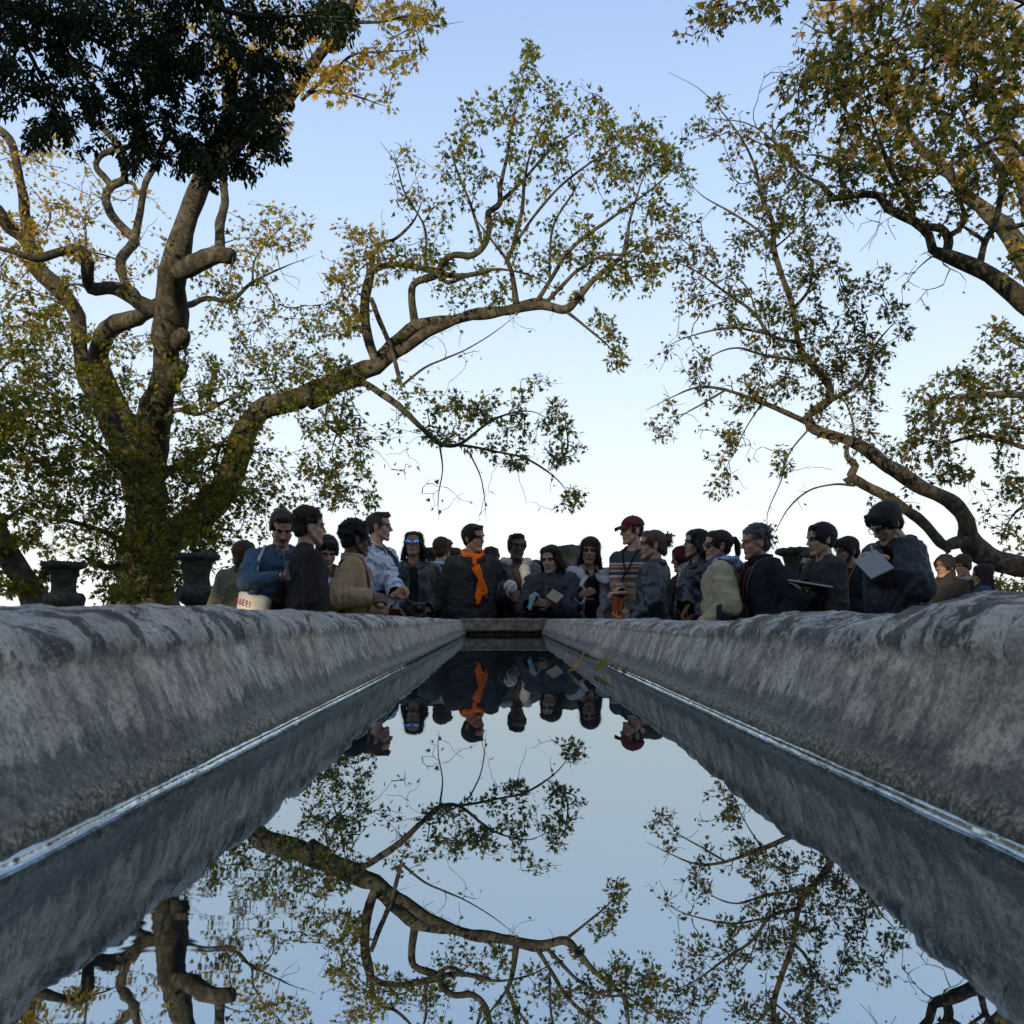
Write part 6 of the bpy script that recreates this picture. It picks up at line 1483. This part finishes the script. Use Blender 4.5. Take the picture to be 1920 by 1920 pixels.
# 18 claw-clip hair, leather jacket
p = Person(1222, 994, 7.4, rz=-112, hy=28, hp=0, fem=True, tone=SK_L, seed=18, w=1.16, hairtop=.124)
p.arms(right=((-.20,-.24,1.0),(0,-1,-.1),(1,0,0),.5), left=((.22,-.12,.90),(0,-.5,-1),(-1,0,0),.4)); p.body(); p.hair('updo', (.085,.050,.028))
p.garment('leather_jacket', MM('leather', (.014,.019,.024)), g=.034, box=.016, folds=.011, slr=(.068,.062,.058,.050)); p.collar(MM('leather', (.014,.019,.024)), 'shirt', r=.080, h=.045); p.trousers()
e = (vec(.079,.0,-.045)*p.hs)@p.HR.T+p.headc; th = np.linspace(0,2*pi,17); link('earring', tube_mesh('earring', [np.array([[e[0], e[1]+cos(t)*.014, e[2]+sin(t)*.014, .0018] for t in th])], 5), MM('plain', (.6,.6,.6), rough=.2, metallic=1), p.root)
V, F = ell((0,.122,.052), (.022,.020,.040), sub=2); p.headpart('hair_claw', V, F, MM('plain', (.05,.02,.012), rough=.3))
p.done('woman with light brown clipped-up hair and a hoop earring in a black leather jacket', G_CROWD)
# 19 burgundy hood
p = Person(1281, 1022, 8.3, rz=-70, hy=-20, hp=4, fem=True, tone=SK_M, seed=19, hairtop=.13)
p.arms(); p.body(); hc = MM('cloth', (.060,.010,.018), weave=150)
V, F, N = remesh([ell((0,.008,.025),(.096,.122,.108)), ell((0,.03,-.06),(.090,.085,.09)), cap((0,.03,-.08),(0,.02,-.16),.085,.10)], .008, 3); k = V[F].mean(1)
kp = ~((k[:,1] < -.035)&(np.hypot(k[:,0]/.062,(k[:,2]+.01)/.095) < 1)); V += N*(fbm(V,18,3,4)*.006)[:,None]; o = p.headpart('hood', V, F[kp], hc); m = o.modifiers.new('t','SOLIDIFY'); m.thickness = .008
p.garment('dark_coat', MM('cloth', (.022,.018,.018)), g=.03, folds=.009); p.trousers()
p.done('person in a burgundy hood turned left, behind the claw-clip woman', G_CROWD)
# 20 bob, leather jacket
p = Person(1305, 992, 7.7, rz=-62, hy=-16, hp=-3, fem=True, tone=SK_A, seed=20, w=1.08)
p.arms(right=(('px',1288,1142,7.4),(-.2,-.5,-.85),(.6,.6,0),.5), left=((.16,-.22,.95),(-.3,-.6,-.7),(-.6,.6,0),.5)); p.body(); p.hair('bob', (.016,.012,.012))
p.garment('leather_jacket', MM('leather', (.012,.015,.020)), g=.034, box=.012, folds=.013, slr=(.068,.062,.058,.048)); p.collar(MM('leather', (.012,.015,.020)), 'shirt', r=.080, h=.045); p.trousers()
p.done('woman with a chin-length dark bob in profile, wearing a glossy black leather jacket', G_CROWD)
# 21 trench, blue hood, ponytail
p = Person(1345, 994, 7.0, rz=-105, hy=22, hp=0, fem=True, tone=SK_L, seed=21, w=1.20, hairtop=.124)
p.arms(left=((.20,-.10,.90),(0,-.5,-1),(-1,0,0),.4), right=((-.20,-.12,.90),(0,-.5,-1),(1,0,0),.4)); p.body(); p.hair('pony', (.022,.016,.013)); p.glasses((.10,.025,.012), lens=dark_lens, r=.021, name='sunglasses', thick=.003)
tc = MM('cloth', (.36,.31,.20), weave=260, bump=.2); p.garment('trench_coat', tc, g=.038, box=.014, folds=.010, hemz=.6, slr=(.070,.064,.060,.052)); p.trousers()
tree = p.tree
V, F, N = remesh(xf([cap((-.10,.03,1.36*p.s),(.10,.03,1.36*p.s),.112), cap((0,.05,1.33*p.s),(0,.085,1.18*p.s),.125,.150), cap((.09,.04,1.34*p.s),(.14,.05,1.20*p.s),.10,.115)], p.L), .009, 3); V += N*(fbm(V*vec(1,1,.5),14,3,6)*.010)[:,None]
k = V[F].mean(1); o = link('storm_flap', mesh_from('storm_flap', V, F[(k[:,2] > 1.175*p.s)&(k[:,2] < p.neck[2]-.01)]), tc, p.root); m = o.modifiers.new('t','SOLIDIFY'); m.thickness = .005
hc = MM('cloth', (.26,.34,.56), weave=130); P = []
for a in np.linspace(-.1*pi, 1.1*pi, 16): P.append(ell(p.neck+vec(cos(a)*.092, sin(a)*.090+.015, .010+.012*sin(a)), (.044,.044,.040), sub=2))
P += [ell(p.neck+vec(0,.115,-.02),(.088,.062,.060)), cap(p.neck+vec(-.09,-.01,.005), p.neck+vec(-.05,-.085,-.05), .036,.026), cap(p.neck+vec(.09,-.01,.005), p.neck+vec(.05,-.085,-.05), .036,.026)]
V, F, N = remesh(P, .008, 3); V += N*(fbm(V*vec(1,1,1.6),20,3,6)*.010)[:,None]; link('sweatshirt_hood', mesh_from('sweatshirt_hood', V, F), hc, p.root)
p.strap([vec(.11,.0,1.46*p.s), vec(.16,.10,1.38*p.s), vec(.20,.14,1.2*p.s), vec(.22,.12,1.04*p.s)], .018, MM('leather', (.012,.013,.015)), 'bag_strap', snap=True, out=.028)
p.done('woman with a ponytail in a tan trench coat with a blue sweatshirt hood', G_CROWD); P21 = p
bg = empty('handbag', W(1368,1156,6.74)); tag(bg, 'black leather shoulder bag at the hip of the woman in the tan trench coat', 'bag')
put('bag_body', bevelbox(-.110,.110,-.04,.04,-.17,.09,.02,3), MM('leather', (.016,.020,.026)), (0,0,0), rot_xyz(0,8,0), bg, True); put('bag_flap', bevelbox(-.113,.113,-.047,-.040,-.03,.09,.004), MM('leather', (.013,.017,.022)), (0,0,0), rot_xyz(0,8,0), bg, True)
ts = [np.array([[.115+p.rng.normal(0,.004),-.05,.06,.003],[.118+p.rng.normal(0,.008),-.052,-.02,.003],[.12+p.rng.normal(0,.012),-.05,-.10,.002]]) for _ in range(14)]; link('tassel', tube_mesh('tassel', ts, 4), MM('leather', (.016,.020,.026)), bg)
# 22 grey-haired man
p = Person(1416, 987, 6.8, rz=-78, hy=-4, hp=4, lean=6, tone=(.38,.20,.14), seed=22, w=1.05)
p.arms(right=((-.20,-.20,.95),(0,-.8,-.6),(1,0,0),.5), left=((.22,-.02,.88),(0,-.2,-1),(-1,0,0),.5)); p.body(stubble=.3, brow=(.06,.06,.06)); p.hair('curly', (.075,.075,.080), .2)
p.garment('dark_coat', MM('cloth', (.013,.015,.020), weave=150), g=.042, box=.018, folds=.010, hemz=.6, slr=(.072,.066,.062,.054)); p.collar(MM('cloth', (.011,.012,.016)), 'stand', r=.082, h=.060); p.trousers()
p.lanyard(orange_ribbon, 1.10*p.s, -.03, badge=False)
p.strap([p.neck+vec(.07,.05,.0), vec(.10,-.16,1.36*p.s), vec(.05,-.3,1.2*p.s), vec(-.06,-.25,1.0*p.s)], .02, MM('leather', (.035,.035,.038)), 'bag_strap')
p.done('grey-haired man in profile in a long dark coat', G_CROWD)
# 23 woman behind in denim
p = Person(1521, 1031, 7.9, rz=-40, hy=-5, hp=12, fem=True, tone=SK_A, seed=23); p.arms(right=((-.14,-.28,1.0),(.2,-1,0),(.6,.3,-.6),.6)); p.body(); p.hair('long', (.018,.014,.013)); p.glasses((.02,.02,.02), r=.020, thick=.0016)
p.garment('denim_jacket', MM('cloth', (.13,.18,.25)), g=.026); p.trousers(); p.done('woman with glasses and pale denim jacket half hidden behind the man with the book', G_CROWD)
# 24 man with open book
p = Person(1538, 981, 6.8, rz=-78, hy=2, hp=5, tone=SK_A, seed=24, w=1.02)
p.arms(right=(('px',1504,1108,6.55),(-.3,-1,.1),(.0,.0,1),.35), left=(('px',1512,1106,6.75),(.2,-1,.1),(0,0,1),.35)); p.body(); p.hair('short', (.014,.012,.012), 1.6)
p.garment('overshirt', MM('cloth', (.040,.038,.040)), g=.030, box=.012, folds=.012, slr=(.066,.060,.056,.046)); p.collar(MM('cloth', (.040,.038,.040)), 'shirt', r=.076, h=.036); p.trousers()
p.done('black-haired man in a dark overshirt holding a large open book', G_CROWD)
bk = empty('book', W(1511,1097,6.6)); tag(bk, 'large dark-covered book lying open on the hands of the man in the overshirt', 'book')
Rb = rot_xyz(0,0,0)@rot_xyz(0,0,9)
put('cover', bevelbox(-.165,.165,-.12,.12,-.004,.0,.0015), MM('plain', (.012,.022,.045), rough=.4), (0,0,0), Rb, bk); put('pages', bevelbox(-.158,-.003,-.113,.113,.002,.012,.002), MM('plain', (.42,.44,.46), rough=.8), (0,0,0), Rb, bk); put('pages', bevelbox(.003,.158,-.113,.113,.002,.012,.002), MM('plain', (.42,.44,.46), rough=.8), (0,0,0), Rb, bk)
# 25 bearded man
p = Person(1587, 1007, 8.0, rz=-38, hy=-34, hp=10, tone=SK_M, seed=25, w=1.04)
p.arms(right=((-.235,-.06,.87),(0,-.2,-1),(1,0,0),.5)); p.body(); p.hair('mop', (.014,.012,.012), .6); p.beard((.014,.012,.012)); p.glasses((.012,.012,.012), r=.020, thick=.0018)
p.garment('black_sweater', MM('cloth', (.011,.012,.015)), g=.030, folds=.010, slr=(.066,.060,.056,.046)); p.trousers(); p.ring('ribbed_collar', MM('cloth', (.011,.012,.015)), p.neck+vec(0,-.003,-.028), .068, .066, .012, .008)
p.lanyard(orange_ribbon, 1.06*p.s, -.02, badge=False); p.badge(vec(-.02,-.35,1.0*p.s), -10)
p.done('bearded man in a black sweater with an orange lanyard and badge', G_CROWD)
# 26 tall man drawing in a pad
p = Person(1660, 947, 5.85, rz=-74, hy=6, hp=34, lean=5, tone=SK_A, seed=26, w=1.04, hairtop=.132)
p.arms(right=(('px',1652,1044,5.56),(-.6,-.4,.2),(.3,.2,-.8),.45), left=(('px',1652,1056,5.62),(-.85,-.3,-.1),(0,-.2,1),.25,.3,(.6,.3,-.7))); p.body(lid='down'); p.hair('mop', (.014,.014,.017), 1.1); p.glasses((.01,.01,.012), r=.022, square=True, thick=.0026)
nv = MM('cloth', (.014,.017,.026), rough=.6, spec=.25); p.garment('hooded_jacket', nv, g=.046, box=.014, folds=.015, slr=(.076,.070,.066,.046)); p.trousers()
P = []
for a in np.linspace(-.1*pi, 1.1*pi, 16): P.append(ell(p.neck+vec(cos(a)*.098, sin(a)*.092+.012, .006+.014*sin(a)), (.040,.042,.036), sub=2))
P += [ell(p.neck+vec(0,.130,-.015),(.095,.070,.050)), cap(p.neck+vec(-.09,-.01,.0), p.neck+vec(-.045,-.10,-.06), .036,.026), cap(p.neck+vec(.09,-.01,.0), p.neck+vec(.045,-.10,-.06), .036,.026)]
V, F, N = remesh(P, .008, 3); V += N*(fbm(V*vec(1,1,1.6),20,3,6)*.012)[:,None]; link('hood', mesh_from('hood', V, F), nv, p.root)
p.strap([p.snap(vec(.20,-.10,1.20*p.s),0), p.snap(vec(.24,-.05,1.18*p.s),0), p.snap(vec(.26,.0,1.15*p.s),0)], .008, MM('plain', (.5,.5,.52), rough=.3, metallic=.8), 'zip')
p.done('tall man in glasses and a navy hooded jacket, head bowed over a drawing pad', G_CROWD)
sp = put('sketch_pad', bevelbox(-.075,.075,-.005,.005,-.10,.10,.002), MM('plain', (.20,.215,.22), rough=.75), W(1638,1058,5.50), rot_xyz(-42,-30,-36)); tag(sp, 'grey sketch pad held by the tall man in the navy hooded jacket', 'sketch pad')
q0, q1 = np.array(W(1633,1022,5.42)), np.array(W(1637,1040,5.44)); me = tube_mesh('pen', [np.array([[*q0,.0022],[*(q0*.85+q1*.15),.0050],[*(q0*.1+q1*.9),.0050],[*q1,.0012]])], 8); o = link('pen', me, MM('plain', (.55,.56,.58), rough=.4)); tag(o, 'pale pen in the writing hand above the sketch pad', 'pen')
# 27 headscarf
p = Person(1771, 1037, 9.2, rz=-48, hy=-14, hp=3, fem=True, tone=SK_M, seed=27, hairtop=.135, w=1.1); p.arms(right=((-.1,-.28,1.05),(.4,-.8,.1),(0,.5,-.7),.6)); p.body(); hc = MM('cloth', (.028,.026,.026))
V, F, N = remesh([ell((0,.006,.028),(.092,.120,.102)), cap((0,.03,-.05),(0,.01,-.19),.082,.100), ell((0,.0,-.19),(.13,.10,.07))], .008, 3); k = V[F].mean(1)
kp = ~((k[:,1] < -.03)&(np.hypot(k[:,0]/.060,(k[:,2]+.015)/.088) < 1)); V += N*(fbm(V*vec(1,1,1.5),18,3,4)*.007)[:,None]; o = p.headpart('headscarf', V, F[kp], hc); m = o.modifiers.new('t','SOLIDIFY'); m.thickness = .006
p.garment('dark_coat', MM('cloth', (.022,.020,.020)), g=.036, hemz=.6, folds=.010); p.trousers(); p.badge(vec(-.06,-.35,1.0*p.s), -8, ((.42,.48,.03),(.45,.50,.05),(.40,.45,.04)))
p.done('woman in a dark headscarf and coat with a small yellow-green tag', G_CROWD)
# 28 young man with a scarf
p = Person(1804, 1041, 11.0, rz=-52, hy=-10, hp=14, tone=SK_M, seed=28); p.arms(right=((-.08,-.3,1.1),(.4,-.8,.2),(0,.5,-.7),.6)); p.body(); p.hair('mop', (.020,.014,.012)); p.glasses((.02,.015,.012), r=.020, thick=.002)
p.garment('dark_top', MM('cloth', (.022,.022,.025)), g=.03); p.trousers(); p.ring('scarf', MM('cloth', (.30,.24,.20)), p.neck+vec(0,-.004,-.03), .085, .080, .036, .012, lump=.25)
p.strap([p.neck+vec(-.08,-.08,-.05), vec(-.10,-.25,1.3*p.s), vec(-.10,-.25,1.15*p.s), vec(-.11,-.25,1.0*p.s)], .08, MM('cloth', (.30,.24,.20)), 'scarf_end', th=.008)
p.done('young man with glasses and a beige scarf, farthest back on the right', G_CROWD)
# 29 long hair, blue
p = Person(1841, 1058, 10.4, rz=-125, hy=12, hp=6, fem=True, tone=SK_M, seed=29, w=1.1); p.arms(right=((-.12,-.30,1.08),(.2,-.9,.2),(.6,.3,-.6),.6), left=((.10,-.30,1.08),(-.2,-.9,.2),(-.6,.3,-.6),.6)); p.body(); p.hair('long', (.022,.015,.014), 1.1)
p.garment('blue_jacket', MM('cloth', (.030,.055,.095)), g=.034, folds=.010); p.trousers((.05,.01,.09)); p.done('woman with long dark hair in a blue jacket, rightmost of the gathering', G_CROWD)
# tote bag of the man in the blue shirt
tb = empty('tote_bag', W(474,1156,6.14)); tag(tb, 'off-white canvas tote bag with red lettering hanging from the blue-shirted man', 'bag')
cv = MM('cloth', (.44,.43,.42), weave=200, var=.12); Rt = rot_xyz(6,-34,14)
V, F, N = remesh([(bevelbox(-.15,.15,-.035,.035,-.22,.16,.03,3)[0], np.array([[f[0],f[i],f[i+1]] for f in bevelbox(-.15,.15,-.035,.035,-.22,.16,.03,3)[1] for i in range(1,len(f)-1)]))], .010, 2)
V += N*(fbm(V*vec(1,1,.5), 9, 3, 8)*.016)[:,None]; put('bag_cloth', (V, F), cv, (0,0,0), Rt, tb, True)
def text(body, size, mat, loc, M3, parent, name='lettering', serif=False):
    c = bpy.data.curves.new(name, 'FONT'); c.body = body; c.size = size; c.extrude = .0006; c.align_x = 'CENTER'
    t = bpy.data.objects.new('tt', c); COL.objects.link(t); dg = bpy.context.evaluated_depsgraph_get(); me = bpy.data.meshes.new_from_object(t.evaluated_get(dg)); bpy.data.objects.remove(t)
    V = np.empty(len(me.vertices)*3, np.float32); me.vertices.foreach_get('co', V); V = V.reshape(-1,3)[:,[0,2,1]]*np.array([1,-1,1]); me.vertices.foreach_set('co', (V@np.array(M3).T+np.array(loc)).astype(np.float32).ravel()); me.update()
    return link(name, me, mat, parent, False)
text('ALEF', .062, MM('cloth', (.22,.02,.025)), Rt@vec(-.055,-.060,.075), Rt, tb)
for x, z, c in ((-.10,.02,(.05,.16,.03)),(-.06,.035,(.05,.16,.03)),(-.11,-.03,(.40,.03,.03)),(-.07,-.02,(.05,.14,.03)),(-.115,-.08,(.10,.22,.04)),(-.09,-.06,(.40,.03,.03))):
    V, F = ell((x,-.054,z), (.013,.004,.008), sub=1); put('printed_flower', (V, F), MM('cloth', c), (0,0,0), Rt, tb)
tp = tb.location; k2 = P2.sh[-1]
for dx in (-.014,.012):
    pts = [P2.to_world(P2.snap(k2+np.array(v), .010)) for v in ((.05+dx,.12,.02),(.05+dx,.04,.12),(.045+dx,-.06,.10),(.035+dx,-.16,.0),(.02+dx,-.2,-.10),(.0+dx,-.2,-.2))] + [np.array(tp)+vec(.0+dx*2,-.05,.17)]
    C = catmull(np.array([[*p_,0] for p_ in pts]), .03)[:,:3]-np.array(tp); V = np.concatenate([[c+vec(-.009,0,0), c+vec(.009,0,0), c+vec(.009,.003,0), c+vec(-.009,.003,0)] for c in C]); n = len(C)
    link('handle', npmesh('handle', V, np.array([(i*4+a, i*4+(a+1)%4, (i+1)*4+(a+1)%4, (i+1)*4+a) for i in range(n-1) for a in range(4)])), cv, tb, False)
